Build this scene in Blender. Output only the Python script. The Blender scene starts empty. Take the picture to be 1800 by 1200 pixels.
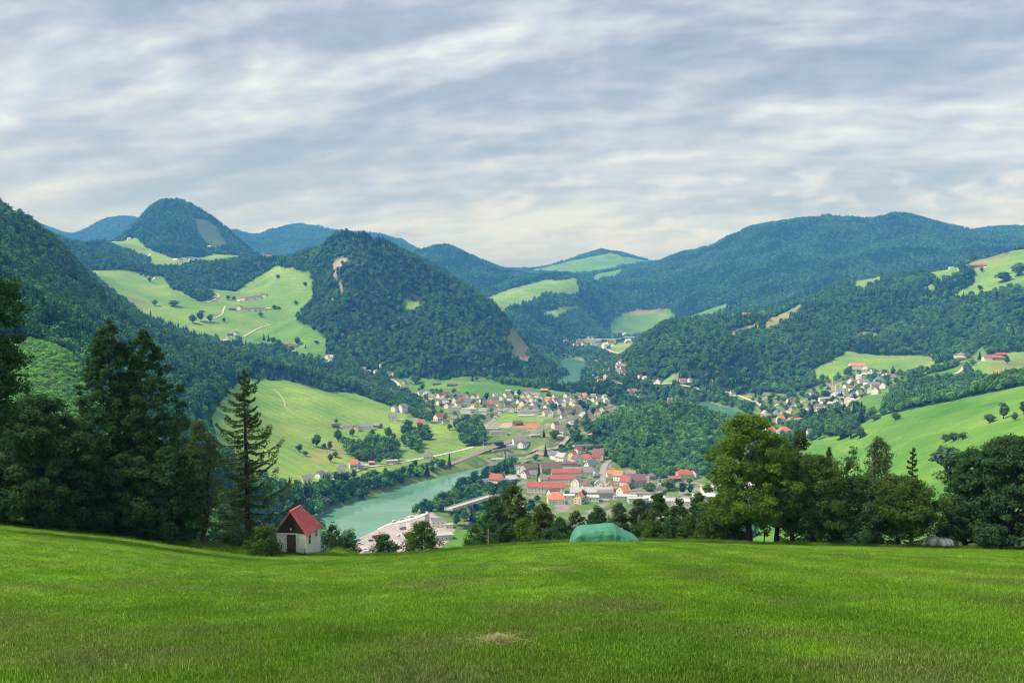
import bpy, math, random
import numpy as np
from mathutils import Vector, noise as mnoise
sc = bpy.context.scene
col = sc.collection
rad = math.radians
PITCH = rad(3.06); FPX = 1498.0          # photo is 1800 x 1200, focal length in its pixels
# ------------------------------------------------------------- camera
cam = bpy.data.cameras.new("camera"); cam.sensor_width = 36; cam.lens = 36*FPX/1800
cam.clip_start = 0.1; cam.clip_end = 60000
camo = bpy.data.objects.new("camera", cam); col.objects.link(camo)
camo.location = (0, 0, 0); camo.rotation_euler = (rad(90)-PITCH, 0, 0)
sc.camera = camo
sc.view_settings.view_transform = 'Standard'; sc.view_settings.look = 'None'
sc.view_settings.gamma = 1; sc.view_settings.exposure = 0.32
sc.cycles.volume_bounces = 0; sc.cycles.max_bounces = 6; sc.cycles.diffuse_bounces = 3
sc.cycles.transparent_max_bounces = 8; sc.cycles.filter_width = 1.05
# ------------------------------------------------------------- sun and sky
SUN_EL, SUN_AZ = 52, -100      # azimuth measured from straight ahead (+Y), negative = left
sun = bpy.data.lights.new("sun", 'SUN'); sun.energy = 4.5; sun.angle = rad(7); sun.color = (1, .95, .86)
suno = bpy.data.objects.new("sun", sun); col.objects.link(suno)
sd = Vector((math.sin(rad(SUN_AZ))*math.cos(rad(SUN_EL)), math.cos(rad(SUN_AZ))*math.cos(rad(SUN_EL)), math.sin(rad(SUN_EL))))
suno.rotation_euler = sd.to_track_quat('Z', 'Y').to_euler()

def nodes(tree):
    tree.nodes.clear()
    def N(t, **kw):
        n = tree.nodes.new(t)
        for k, v in kw.items():
            if k.startswith('i_'):
                key = k[2:]; key = int(key) if key.isdigit() else key.replace('_', ' ')
                if hasattr(v, 'is_output'): tree.links.new(v, n.inputs[key])
                else: n.inputs[key].default_value = v
            else: setattr(n, k, v)
        return n
    def math_(op, a, b=None, c=None, clamp=False):
        n = tree.nodes.new('ShaderNodeMath'); n.operation = op; n.use_clamp = clamp
        for i, v in enumerate((a, b, c)):
            if v is None: continue
            if hasattr(v, 'is_output'): tree.links.new(v, n.inputs[i])
            else: n.inputs[i].default_value = v
        return n.outputs[0]
    def vm(op, a, b=None):
        n = tree.nodes.new('ShaderNodeVectorMath'); n.operation = op
        for i, v in enumerate((a, b)):
            if v is None: continue
            if hasattr(v, 'is_output'): tree.links.new(v, n.inputs[i])
            else: n.inputs[i].default_value = v
        return n.outputs[0]
    def mix(f, a, b, blend='MIX'):
        n = tree.nodes.new('ShaderNodeMix'); n.data_type = 'RGBA'; n.blend_type = blend
        for i, v in ((0, f), (6, a), (7, b)):
            if hasattr(v, 'is_output'): tree.links.new(v, n.inputs[i])
            else: n.inputs[i].default_value = v if (i == 0 or len(v) == 4) else (*v, 1)
        return n.outputs[2]
    def ramp(f, *stops):
        n = tree.nodes.new('ShaderNodeValToRGB'); cr = n.color_ramp
        while len(cr.elements) < len(stops): cr.elements.new(.5)
        for e, (p, c) in zip(cr.elements, stops):
            e.position = p; e.color = (c, c, c, 1) if isinstance(c, (int, float)) else (*c, 1)
        tree.links.new(f, n.inputs[0]); return n.outputs[0]
    return N, math_, vm, mix, ramp

w = bpy.data.worlds.new("World"); sc.world = w; w.use_nodes = True
N, M_, VM, MIX, RAMP = nodes(w.node_tree)
sky = N('ShaderNodeTexSky'); sky.sky_type = 'NISHITA'; sky.sun_disc = False
sky.sun_elevation = rad(SUN_EL); sky.sun_rotation = rad(SUN_AZ); sky.altitude = 600
geo = N('ShaderNodeTexCoord').outputs['Generated']
sx = N('ShaderNodeSeparateXYZ', i_0=geo)
dx, dy, dz = sx.outputs
el = M_('MAXIMUM', dz, 0.0)
def skyco(ratio, kx, ky, ang, soft):
    inv = M_('DIVIDE', 1.0, M_('ADD', el, soft))
    a = M_('MULTIPLY', dx, inv); b = M_('MULTIPLY', dy, inv)
    ca, sa = math.cos(ang), math.sin(ang)
    x = M_('ADD', M_('MULTIPLY', a, ca), M_('MULTIPLY', b, sa))
    y = M_('SUBTRACT', M_('MULTIPLY', b, ca), M_('MULTIPLY', a, sa))
    return N('ShaderNodeCombineXYZ', i_0=M_('MULTIPLY', x, kx), i_1=M_('MULTIPLY', y, ky), i_2=ratio).outputs[0]
p1 = skyco(4.6, .60, 1.25, rad(167), .24)
n1 = N('ShaderNodeTexNoise', i_Vector=p1, i_Scale=1.25, i_Detail=10.0, i_Roughness=.55, i_Distortion=.25).outputs[0]
p2 = skyco(7.7, 1.1, 1.8, rad(163), .24)
n2 = N('ShaderNodeTexNoise', i_Vector=p2, i_Scale=1.9, i_Detail=9.0, i_Roughness=.6, i_Distortion=.5).outputs[0]
def cloudfield(off):
    q1 = VM('ADD', p1, off); q2 = VM('ADD', p2, off); q4 = VM('ADD', p4, off)
    a = N('ShaderNodeTexNoise', i_Vector=q1, i_Scale=1.25, i_Detail=8.0, i_Roughness=.52, i_Distortion=.15).outputs[0]
    b = N('ShaderNodeTexNoise', i_Vector=q2, i_Scale=1.45, i_Detail=10.0, i_Roughness=.57, i_Distortion=.25).outputs[0]
    d = N('ShaderNodeTexNoise', i_Vector=q4, i_Scale=2.6, i_Detail=8.0, i_Roughness=.55).outputs[0]
    return M_('ADD', M_('ADD', M_('MULTIPLY', a, .54), M_('MULTIPLY', b, .30)), M_('MULTIPLY', d, .16))
p4 = skyco(12.3, 1.3, 1.9, rad(166), .30)
nA_ = cloudfield((0, 0, 0)); nB_ = cloudfield((.03, .075, 0))
nn = M_('ADD', nA_, M_('MULTIPLY', M_('SUBTRACT', nA_, nB_), 1.1))
K = 10.0
def kc(c): return tuple(x*K for x in c)
shade = RAMP(nn, (.37, (.26, .31, .39)), (.46, (.36, .41, .51)), (.51, (.47, .51, .60)), (.56, (.58, .62, .69)), (.64, (.78, .85, .86)))
# calmer, paler bank of cloud near the horizon
hz = N('ShaderNodeMapRange', i_0=dz, i_1=0.02, i_2=0.26).outputs[0]
shade = MIX(M_('MULTIPLY', M_('SUBTRACT', 1.0, hz), .62), shade, (.50, .56, .70))
# small cumulus low over the mountains
p3 = N('ShaderNodeCombineXYZ', i_0=M_('MULTIPLY', M_('DIVIDE', dx, dy), 9.5), i_1=M_('MULTIPLY', dz, 24.0), i_2=4.4).outputs[0]
n3 = N('ShaderNodeTexNoise', i_Vector=p3, i_Scale=1.35, i_Detail=8.0, i_Roughness=.55).outputs[0]
band = M_('MULTIPLY', N('ShaderNodeMapRange', i_0=dz, i_1=.03, i_2=.07).outputs[0], N('ShaderNodeMapRange', i_0=dz, i_1=.17, i_2=.12).outputs[0])
cu = M_('MULTIPLY', RAMP(n3, (.50, 0), (.68, 1)), M_('MULTIPLY', M_('MULTIPLY', band, .85), N('ShaderNodeMapRange', i_0=dx, i_1=-.25, i_2=.05).outputs[0]))
shade = MIX(cu, shade, (.78, .80, .88))
cov = RAMP(nn, (.30, .93), (.7, .9))
cloud = N('ShaderNodeVectorMath', operation='SCALE', i_0=shade); cloud.inputs['Scale'].default_value = K
skc = MIX(.93, sky.outputs[0], cloud.outputs[0])
bg = N('ShaderNodeBackground', i_Color=skc, i_Strength=0.10)
N('ShaderNodeOutputWorld', i_Surface=bg.outputs[0])

# ------------------------------------------------------------- pixel <-> world helpers (only to read distances off)
cp, sp_ = math.cos(PITCH), math.sin(PITCH)
def ray(px, py):
    xc = (px-900)/FPX; yc = (600-py)/FPX
    Y = cp+yc*sp_; Z = -sp_+yc*cp
    return xc/Y, Z/Y                       # X/Y and Z/Y
def to_px(X, Y, Z):
    d = Y*cp-Z*sp_; v = Y*sp_+Z*cp
    return 900+FPX*X/d, 600-FPX*v/d

# ------------------------------------------------------------- numeric noise
def _hash(ix, iy, seed):
    h = (ix*374761393+iy*668265263+seed*982451653) & 0xffffffff
    h = ((h ^ (h >> 13))*1274126177) & 0xffffffff
    return (h ^ (h >> 16)) & 0xffffffff
def perlin(x, y, seed=0):
    x = np.asarray(x, float); y = np.asarray(y, float)
    ix = np.floor(x).astype(np.int64); iy = np.floor(y).astype(np.int64)
    fx = x-ix; fy = y-iy
    u = fx*fx*fx*(fx*(fx*6-15)+10); v = fy*fy*fy*(fy*(fy*6-15)+10)
    def g(a, b):
        t = _hash(ix+a, iy+b, seed)/4294967296*2*np.pi
        return np.cos(t)*(fx-a)+np.sin(t)*(fy-b)
    return ((g(0, 0)*(1-u)+g(1, 0)*u)*(1-v)+(g(0, 1)*(1-u)+g(1, 1)*u)*v)*1.5
def fbm(x, y, seed=0, oct=4, ridged=False):
    s = 0; a = 1; t = 0
    for o in range(oct):
        n = perlin(x*2**o, y*2**o, seed+o*17)
        if ridged: n = 1-2*np.abs(n)
        s = s+a*n; t += a; a *= .5
    return s/t
def sstep(a, b, x):
    t = np.clip((np.asarray(x, float)-a)/(b-a), 0, 1); return t*t*(3-2*t)
# ============================================================= TERRAIN
CP = []
def P(px, py, Y, dz=0):
    u, s = ray(px, py); CP.append((u, Y, s*Y+dz))
def T(px, py, Y, dz=-13): P(px, py, Y, dz)
def F(px, py, z):
    u, s = ray(px, py); CP.append((u, z/s, z))
def G(px, Y, z): CP.append(((px-900)/FPX, Y, z))
# left hillside
for a in [(0,750,330),(60,740,340),(130,760,400),(0,610,520),(70,606,530),(130,625,560),(60,680,430)]: P(*a)
for a in [(60,575,600),(150,560,800),(0,480,800),(0,365,1300),(40,385,1310),(60,397,1330),(100,425,1350),(140,472,1380),(170,500,1400),(200,520,1420),
          (250,548,1450),(300,580,1480),(340,600,1500),(380,615,1550),(440,628,1600),(500,645,1650),(560,660,1700),(610,672,1750),(680,690,1780),
          (60,480,1000),(120,500,1150),(200,570,1200),(300,680,1050),(330,740,900),(400,660,1250),(280,610,1300)]: T(*a)
for a in [(170,1850,-30),(100,2000,60),(250,1850,-90),(340,1850,-130),(440,1950,-150),(-100,1300,190),(-100,700,60),(-100,2200,200)]: G(*a)
# centre-left meadow and its foot
for a in [(450,668,1550),(560,690,1500),(690,720,1480),(690,740,1400),(480,760,1150),(560,790,1130),(470,820,1000),(620,800,1130),
          (540,848,970),(640,820,1090),(690,808,1130),(620,755,1330),(780,745,1400),(860,760,1330),(440,720,1300)]: P(*a)
# pastures in the side valley
for a in [(545,490,2800),(490,478,2950),(550,520,2650),(480,520,2750),(430,530,2700),(440,545,2600),(380,560,2450),(520,590,2350),(480,610,2250),
          (572,622,2150),(410,590,2300),(300,520,2600),(250,500,2750),(170,480,2700),(230,545,2300),(330,590,2200),(270,487,2950),(330,500,2850),(380,520,2750),
          (220,425,3800),(270,450,3600),(330,462,3550),(430,457,3500),(190,424,3900),(300,440,3700)]: P(*a)
for a in [(100,413,3000),(150,440,2950),(210,456,2900),(150,466,2750),(300,480,3100),(400,475,3100),(450,500,2950),(250,463,3300),(350,463,3350),(480,453,3200)]: T(*a)
# dome mountain
for a in [(215,416,4600),(235,397,4600),(250,380,4600),(265,357,4600),(290,348,4600),(330,358,4600),(370,379,4550),(400,402,4500),(430,437,4400),(447,446,4300),
          (260,438,3900),(330,450,3800),(420,448,3800),(330,400,4200),(290,400,4150)]: T(*a)
for a in [(200,4300,250),(130,3900,180),(60,4200,150),(130,5500,150),(300,5600,150),(500,5000,120),(480,4300,140),(700,4300,40),(620,5200,80)]: G(*a)
for a in [(40,396),(75,393),(105,412),(130,417),(165,396),(205,379),(245,388),(300,400),(405,400),(425,410),(455,420),(480,402),(515,393),(560,401),(600,406),(640,413),(680,413),(720,430),(745,445)]:
    T(a[0], a[1], 8300)
# rocky hill
for a in [(590,414,2700),(560,421,2750),(520,441,2850),(640,419,2650),(700,433,2600),(740,452,2550),(800,491,2500),(870,546,2450),(905,592,2400),(945,642,2350),
          (600,500,2430),(540,560,2350),(700,520,2400),(700,600,2250),(650,640,2160),(800,600,2280),(800,555,2370),(850,640,2190),(900,650,2200),(580,620,2150),(565,500,2560),
          (640,560,2300),(750,640,2160)]: T(*a)
for a in [(600,3300,60),(700,3200,-20),(850,3100,-150),(520,3400,90),(930,2900,-190)]: G(*a)
for a in [(700,664,-205),(780,668,-205),(860,674,-207),(940,677,-208),(1050,692,-215),(940,700,-212),(800,695,-210)]: F(*a)
# centre distance
for a in [(740,441,5600),(762,436,5600),(785,429,5600),(805,438,5600),(830,453,5500),(870,473,5400),(800,500,4800),(850,528,4300),(900,545,4000),(1000,481,4900),(930,492,4800),(950,550,3900),(1000,562,3900),
          (940,592,3600),(1000,597,3700),(1050,580,4300)]: T(*a)
for a in [(880,530,4000),(960,500,4500),(1015,495,4600),(920,515,4300),(1100,550,4700),(1170,546,4700),(1100,585,4450),(1170,580,4500)]: P(*a)
for a in [(890,476),(930,478),(960,470),(1000,459),(1040,445),(1070,442),(1110,453),(1145,461)]: P(a[0], a[1], 8000)
G(900,6500,120); G(1000,6000,100); G(1100,6300,180)
for a in [(1050,605,-207),(1100,600,-207),(1090,612,-207),(1090,626,-207),(1080,645,-207),(1050,680,-210),(1000,655,-226),(1010,635,-226),(960,640,-220)]: F(*a)
# big mountain on the right
for a in [(1160,462,6300),(1200,442,6200),(1250,437,6000),(1290,411,5800),(1350,391,5700),(1400,385,5600),(1450,381,5500),(1500,384,5400),(1540,385,5300),(1570,377,5200),
          (1600,375,5200),(1640,389,5200),(1700,406,5200),(1730,412,5400),(1760,401,6500),(1800,403,6500),(1950,410,6500),(1100,490,5500),(1150,520,4900),(1250,500,4700),(1300,450,5200),
          (1400,450,4700),(1500,430,4800),(1600,430,4500),(1500,480,4000),(1350,520,4000),(1200,556,4200),(1700,440,4300),(1250,552,3900)]: T(*a)
for a in [(1200,7600,200),(1400,7300,280),(1600,7000,280),(1800,8500,300),(900,9800,150),(200,9900,400),(600,9900,350),(1300,9900,250),(1650,9900,300),(200,6800,180),(520,6600,150),(700,6900,150),(785,6900,120),(870,7000,60),(60,6800,200),(740,6500,200),(830,6700,100)]: G(*a)
# wooded hill on the right
for a in [(1185,563,2350),(1240,561,2450),(1290,561,2550),(1130,602,2250),(1105,642,2200),(1340,546,2700),(1400,526,2800),(1450,506,2900),(1500,493,2950),(1560,486,2950),(1640,479,2850),
          (1800,520,2100),(1750,560,2000),(1800,590,1950),(1650,560,2200),(1550,560,2350),(1450,560,2400),(1400,620,2050),(1300,620,2050),(1200,620,2050),(1180,650,2000),(1350,680,1850),
          (1420,650,1950),(1550,610,2150),(1700,600,2000),(1800,428,2750),(1950,430,2600),(1950,560,1900)]: T(*a)
for a in [(1690,467,2700),(1740,452,2700),(1790,441,2650),(1760,500,2350),(1700,520,2350)]: P(*a)
for a in [(1200,2950,-150),(1350,3200,-120),(1500,3500,-10),(1650,3400,20),(1800,3400,60)]: G(*a)
for a in [(1160,680,-215),(1250,690,-215),(1330,705,-215),(1400,760,-205),(1450,720,-200),(1500,700,-190),(1550,660,-172)]: F(*a)
for a in [(1480,650,1950),(1600,640,1950),(1700,630,1850),(1650,660,1650),(1750,640,1700),(1800,650,1500),(1735,632,1750),(1560,700,1450)]: P(*a)
for a in [(1600,690,1350),(1700,680,1300),(1790,662,1250)]: T(*a)
# near field on the right
for a in [(1460,757,1150),(1560,728,1100),(1700,700,1000),(1800,680,900),(1950,655,800),(1500,790,1000),(1600,780,850),(1700,760,750),(1800,750,650),(1600,830,700),(1750,815,560),(1450,800,1050),
          (1700,826,430),(1640,880,380),(1800,900,300),(1450,945,400),(1900,840,400),(2000,760,600)]: P(*a)
for a in [(1700,500,-113),(1300,300,-104),(1300,500,-160),(1300,700,-205),(1500,300,-92),(1500,450,-128),(1700,250,-68),(1500,600,-150),(2100,300,-60),(2100,700,-60),(2200,1500,-60),(2200,2500,150)]: G(*a)
# wooded knob
for a in [(1200,702,1350),(1120,717,1300),(1080,752,1250),(1270,742,1350),(1180,770,1190)]: T(*a)
for a in [(1180,836,-222),(1100,810,-221),(1260,806,-222),(1290,800,-222)]: F(*a)
for a in [(1200,1560,-226),(1100,1500,-216),(1290,1500,-224),(1250,1800,-226),(1060,1400,-214)]: G(*a)
# valley floor
for a in [(640,972,-224),(700,930,-224),(760,920,-224),(820,940,-222),(900,790,-217),(900,830,-219),(1000,860,-222),(1000,885,-222),(1200,880,-222),(900,740,-214),(1000,740,-216),(1000,790,-219),
          (700,860,-226),(600,905,-226),(850,820,-224),(450,860,-205),(750,840,-224),(880,720,-212),(980,715,-214)]: F(*a)
for px in (560,700,850,1000,1150):
    G(px,300,-112); G(px,450,-172); G(px,600,-218); G(px,720,-224)
for a in [(0,250,-48),(300,300,-82),(300,600,-112),(400,700,-172),(480,600,-200),(200,200,-55),(150,600,-60),(400,300,-100),(-300,300,-30),(-300,600,0),(-300,1300,180),(-300,3000,220),(2100,4000,200)]: G(*a)
for px, s in ((-300,.24),(0,.31),(200,.33),(400,.36),(600,.37),(900,.36),(1200,.355),(1500,.355),(1800,.35),(2100,.33)):
    G(px,105,-s*105); G(px,150,-s*1.04*150)

KV = .55
CPa = np.array(CP); cu_ = CPa[:, 0]; cv_ = np.log(CPa[:, 1])*KV; cz = CPa[:, 2]
def kern(a, b, c=.02): return np.sqrt((a[:, None]-b[None, :])**2+c*c)
def kern2(u, v, c=.02): return np.sqrt((u[:, None]-cu_[None, :])**2+(v[:, None]-cv_[None, :])**2+c*c)
A = kern2(cu_, cv_); n_ = len(CP)
A2 = np.zeros((n_+3, n_+3)); A2[:n_, :n_] = A-np.eye(n_)*.004
A2[:n_, n_] = 1; A2[:n_, n_+1] = cu_; A2[:n_, n_+2] = cv_; A2[n_:, :n_] = A2[:n_, n_:].T
W = np.linalg.solve(A2, np.r_[cz, 0, 0, 0])
def rbf(u, Y):
    u = np.asarray(u, float).ravel(); v = np.log(np.asarray(Y, float).ravel())*KV
    out = np.empty(len(u))
    for i in range(0, len(u), 20000):
        a, b = u[i:i+20000], v[i:i+20000]
        out[i:i+20000] = kern2(a, b) @ W[:n_]+W[n_]+W[n_+1]*a+W[n_+2]*b
    return out
# the mown meadow around the camera
EDGE = np.array([(-600,.255),(-200,.262),(0,.270),(100,.277),(200,.284),(330,.297),(430,.306),(600,.3085),(700,.3065),(800,.300),(900,.295),(1000,.2915),(1120,.291),(1300,.2935),(1500,.297),(1800,.3015),(2300,.30)])
EDGEY = 78.0
def meadow_z(X, Y):
    X = np.asarray(X, float); Y = np.asarray(Y, float)
    pxu = 900+FPX*X/np.maximum(Y, 45)
    e = np.interp(pxu, EDGE[:, 0], EDGE[:, 1])
    a = e-1.7/EDGEY
    z = -1.7-a*Y+.05*fbm(X*.25, Y*.25, 5, 3)+.35*fbm(X*.03, Y*.03, 8, 2)*sstep(8, 30, Y)
    z = z+.75*np.exp(-((X+16.4)/1.5)**2-((Y-79)/1.8)**2)
    return z
# coarse grid -> fine grid
UMAX = .98; NU, NV = 900, 860; Y0, Y1 = 96.0, 10200.0
cu_n, cv_n = 226, 260
gu = np.linspace(-UMAX, UMAX, cu_n); gv = np.linspace(math.log(Y0), math.log(Y1), cv_n)
GU, GV = np.meshgrid(gu, gv)
Zc = rbf(GU, np.exp(GV)).reshape(GU.shape)
def bilerp(Zg, u, lv):
    fu = np.clip((u+UMAX)/(2*UMAX)*(Zg.shape[1]-1), 0, Zg.shape[1]-1.001); fv = np.clip((lv-math.log(Y0))/(math.log(Y1)-math.log(Y0))*(Zg.shape[0]-1), 0, Zg.shape[0]-1.001)
    i = fu.astype(int); j = fv.astype(int); a = fu-i; b = fv-j
    return (Zg[j, i]*(1-a)+Zg[j, i+1]*a)*(1-b)+(Zg[j+1, i]*(1-a)+Zg[j+1, i+1]*a)*b
def cub(Zg, u, lv):            # Catmull-Rom
    H, W_ = Zg.shape
    fu = np.clip((u+UMAX)/(2*UMAX)*(W_-1), 0, W_-1.001); fv = np.clip((lv-math.log(Y0))/(math.log(Y1)-math.log(Y0))*(H-1), 0, H-1.001)
    i = fu.astype(int); j = fv.astype(int); a = fu-i; b = fv-j
    def wts(t): return (-.5*t+t*t-.5*t**3, 1-2.5*t*t+1.5*t**3, .5*t+2*t*t-1.5*t**3, -.5*t*t+.5*t**3)
    wa, wb = wts(a), wts(b); out = 0
    for m in range(4):
        r = 0; jj = np.clip(j+m-1, 0, H-1)
        for k in range(4): r = r+wa[k]*Zg[jj, np.clip(i+k-1, 0, W_-1)]
        out = out+wb[m]*r
    return out
uu = np.linspace(-UMAX, UMAX, NU); vv = np.linspace(math.log(Y0), math.log(Y1), NV)
U2, V2 = np.meshgrid(uu, vv); Yg = np.exp(V2); Xg = U2*Yg
Zg = cub(Zc, U2, V2)

# ---- land cover: outlines of fields read off as world areas
def inpoly(px, py, poly):
    r = np.zeros(px.shape, bool); n = len(poly); j = n-1
    for i in range(n):
        xi, yi = poly[i]; xj, yj = poly[j]
        c = ((yi > py) != (yj > py)) & (px < (xj-xi)*(py-yi)/((yj-yi) or 1e-9)+xi)
        r ^= c; j = i
    return r
PXg, PYg = to_px(Xg, Yg, Zg)
wob = 2.2*fbm(Xg/(Yg*.02), V2*60, 31, 2)
PXw = PXg+wob; PYw = PYg+.7*fbm(Xg/(Yg*.02)+40, V2*60, 37, 2)
FOREST, PAST, LOW, SHRUB, ROCK = 0, 1, 2, 3, 4
cls = np.zeros(Zg.shape, np.int8)
slope = np.hypot(np.gradient(Zg, axis=0)/np.gradient(Yg, axis=0), np.gradient(Zg, axis=1)/np.gradient(Xg, axis=1))
cls[(Zg < -199) & (Yg > 560) & (Yg < 4200) & (slope < .16)] = LOW
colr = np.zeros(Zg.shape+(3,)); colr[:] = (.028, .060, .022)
colr[cls == LOW] = (.11, .19, .055)
def area(poly, ya, yb, c, color, soft=True):
    m = inpoly(PXw if soft else PXg, PYw if soft else PYg, poly) & (Yg > ya) & (Yg < yb)
    cls[m] = c; colr[m] = color; return m
G1 = (.170, .305, .070); G2 = (.105, .24, .05); G3 = (.19, .30, .08); TAN = (.23, .25, .11); G4 = (.105, .25, .040)
area([(145,472),(235,478),(262,486),(380,511),(415,514),(450,490),(490,472),(515,470),(550,490),(550,530),(520,560),(522,575),(560,590),(575,600),(575,640),(540,632),(500,612),(465,607),(400,603),(372,598),(345,587),(290,568),(235,548),(200,522)], 2080, 3150, PAST, G1)
area([(262,486),(380,511),(378,522),(330,508),(270,494)], 2400, 3300, PAST, G2)
area([(288,491),(330,499),(372,515),(376,526),(350,529),(300,510)], 2400, 3300, FOREST, (.03,.04,.02))
area([(420,612),(520,560),(545,575),(575,600),(575,640),(500,612)], 2080, 2600, PAST, G2)
area([(230,520),(262,535),(262,541),(225,532)], 2000, 2900, PAST, TAN)
area([(170,422),(205,424),(240,419),(262,440),(300,453),(345,456),(375,446),(420,449),(440,455),(400,462),(345,467),(300,473),(275,479),(250,476),(265,462),(235,446),(190,429)], 3250, 4150, PAST, G1)
area([(380,457),(440,452),(438,458),(390,463)], 3250, 4150, PAST, G3)
area([(462,452),(485,455),(482,461),(465,459)], 3000, 4300, PAST, G3)
area([(338,385),(360,383),(378,400),(402,430),(375,435),(350,415)], 3900, 4800, ROCK, (.065,.105,.065))
area([(436,660),(520,672),(575,688),(625,692),(690,715),(720,735),(760,740),(850,770),(870,790),(850,800),(790,805),(700,822),(640,835),(530,862),(470,872),(380,860),(370,740),(400,690)], 930, 1720, PAST, G1)
area([(470,745),(560,735),(600,745),(520,765)], 930, 1720, PAST, G3)
area([(536,802),(590,775),(622,792),(575,815),(548,815)], 930, 1720, PAST, (.22,.27,.09))
area([(660,770),(720,760),(790,775),(760,800),(690,800)], 930, 1720, PAST, G3)
area([(680,668),(720,662),(780,668),(860,673),(940,678),(1020,680),(1055,692),(1000,703),(960,702),(900,695),(850,698),(780,690),(720,684)], 1700, 2180, PAST, G2)
area([(868,728),(962,724),(955,741),(862,742)], 1200, 1800, PAST, G1, False)
area([(1330,706),(1430,682),(1490,652),(1600,652),(1595,678),(1520,700),(1512,738),(1440,790),(1380,815),(1330,800)], 1150, 2000, LOW, (.125,.215,.06))
area([(1432,671),(1432,648),(1450,640),(1488,625),(1640,627),(1642,642),(1612,656),(1560,657),(1530,650),(1495,650),(1480,662),(1460,668)], 1750, 2250, PAST, G1)
area([(1540,628),(1640,627),(1630,640),(1560,636)], 1750, 2250, PAST, G3)
area([(1512,702),(1560,678),(1572,705),(1578,727),(1540,738),(1518,738)], 1150, 1750, PAST, G2)
area([(1590,682),(1700,652),(1735,625),(1800,620),(1950,615),(1950,665),(1780,668),(1700,664),(1640,670)], 1250, 2150, PAST, G1)
area([(1740,640),(1800,632),(1950,625),(1950,655),(1780,662),(1740,655)], 1250, 2150, PAST, (.19,.25,.08))
area([(1600,672),(1680,645),(1730,612),(1735,625),(1690,655),(1620,680)], 1350, 2200, PAST, G2)
area([(1690,470),(1740,447),(1775,441),(1950,420),(1950,500),(1790,505),(1740,522),(1670,520),(1710,500),(1715,480)], 2150, 2850, PAST, G1)
area([(1705,470),(1735,450),(1778,441),(1770,455)], 2150, 2850, PAST, TAN)
area([(1630,482),(1680,465),(1695,480),(1650,500)], 2150, 2850, PAST, G1)
area([(1603,519),(1640,500),(1642,517)], 2100, 2950, PAST, G3)
area([(1500,500),(1552,488),(1548,495),(1510,504)], 2400, 2990, PAST, G3)
area([(1274,592),(1330,568),(1338,580),(1300,598)], 2200, 2850, PAST, TAN)
area([(1330,582),(1360,562),(1412,536),(1410,548),(1372,572),(1345,587)], 2200, 2850, PAST, TAN)
area([(1072,590),(1075,560),(1110,548),(1175,543),(1187,555),(1165,577),(1120,590)], 4000, 5300, PAST, G2)
area([(1090,552),(1120,546),(1170,543),(1172,550),(1130,556)], 4000, 5300, PAST, (.2,.22,.1))
area([(858,524),(900,508),(960,492),(1015,491),(1018,515),(960,519),(925,533),(880,548)], 3600, 4900, PAST, G1)
area([(952,554),(1018,531),(1016,543),(980,558)], 3500, 5000, PAST, G1)
area([(925,480),(1000,459),(1070,446),(1130,458),(1150,462),(1100,470),(1060,476),(1030,484),(960,480)], 6500, 9000, PAST, G2)
area([(1035,492),(1055,480),(1095,475),(1090,482),(1050,497)], 4700, 6500, PAST, G2)
area([(1185,478),(1205,472),(1206,478),(1190,482)], 4700, 6500, PAST, G2)
area([(1205,560),(1275,535),(1285,540),(1240,562)], 2700, 4600, PAST, G2)
area([(1058,622),(1085,605),(1132,602),(1126,616),(1110,630),(1080,628)], 2850, 3950, PAST, G3)
area([(888,600),(900,580),(932,618),(937,636),(908,636)], 2150, 2700, PAST, TAN)
area([(706,529),(735,532),(745,541),(718,541)], 2200, 2600, PAST, G1)
area([(1150,682),(1185,658),(1192,676),(1172,686)], 1750, 2150, PAST, G1)
area([(760,980),(800,935),(850,922),(880,940),(870,985)], 600, 900, PAST, G4)
area([(-900,560),(0,600),(60,600),(135,620),(165,700),(150,800),(-900,900)], 260, 600, SHRUB, (.15,.24,.085))
area([(1440,762),(1560,729),(1700,701),(1850,671),(2500,600),(2500,1000),(1300,1000),(1330,930),(1350,850),(1380,800),(1420,772)], 250, 1260, PAST, G4)
area([(1440,772),(1640,735),(1850,690),(2300,650),(2300,700),(1850,725),(1640,765),(1480,795)], 500, 1260, PAST, (.145,.29,.05))
area([(1430,690),(1470,676),(1500,668),(1500,674),(1450,690)], 1500, 2100, PAST, G1)
area([(1600,655),(1640,642),(1690,628),(1700,634),(1640,652),(1600,664)], 1400, 2300, PAST, G1)
area([(1500,585),(1530,577),(1545,583),(1512,592)], 2000, 2700, PAST, TAN)
area([(1420,498),(1455,490),(1462,495),(1425,505)], 2500, 3100, PAST, G3)
area([(1560,655),(1600,640),(1640,640),(1610,657)], 1600, 2300, PAST, G3)
area([(1780,500),(1950,470),(1950,492),(1800,515)], 2000, 2700, PAST, G2)
ROCKS = [[(585,459),(600,456),(616,466),(612,474),(600,474),(596,484),(586,482)], [(583,486),(592,484),(594,500),(586,500)], [(596,497),(603,497),(603,512),(598,510)], [(583,514),(588,514),(587,528),(582,526)], [(600,590),(607,590),(606,604),(601,604)], [(145,505),(150,505),(150,516),(146,516)], [(1178,670),(1192,655),(1197,662),(1186,674)]]
for r_ in ROCKS: area(r_, 1200, 2750, ROCK, (.27,.275,.25), False)
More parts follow.
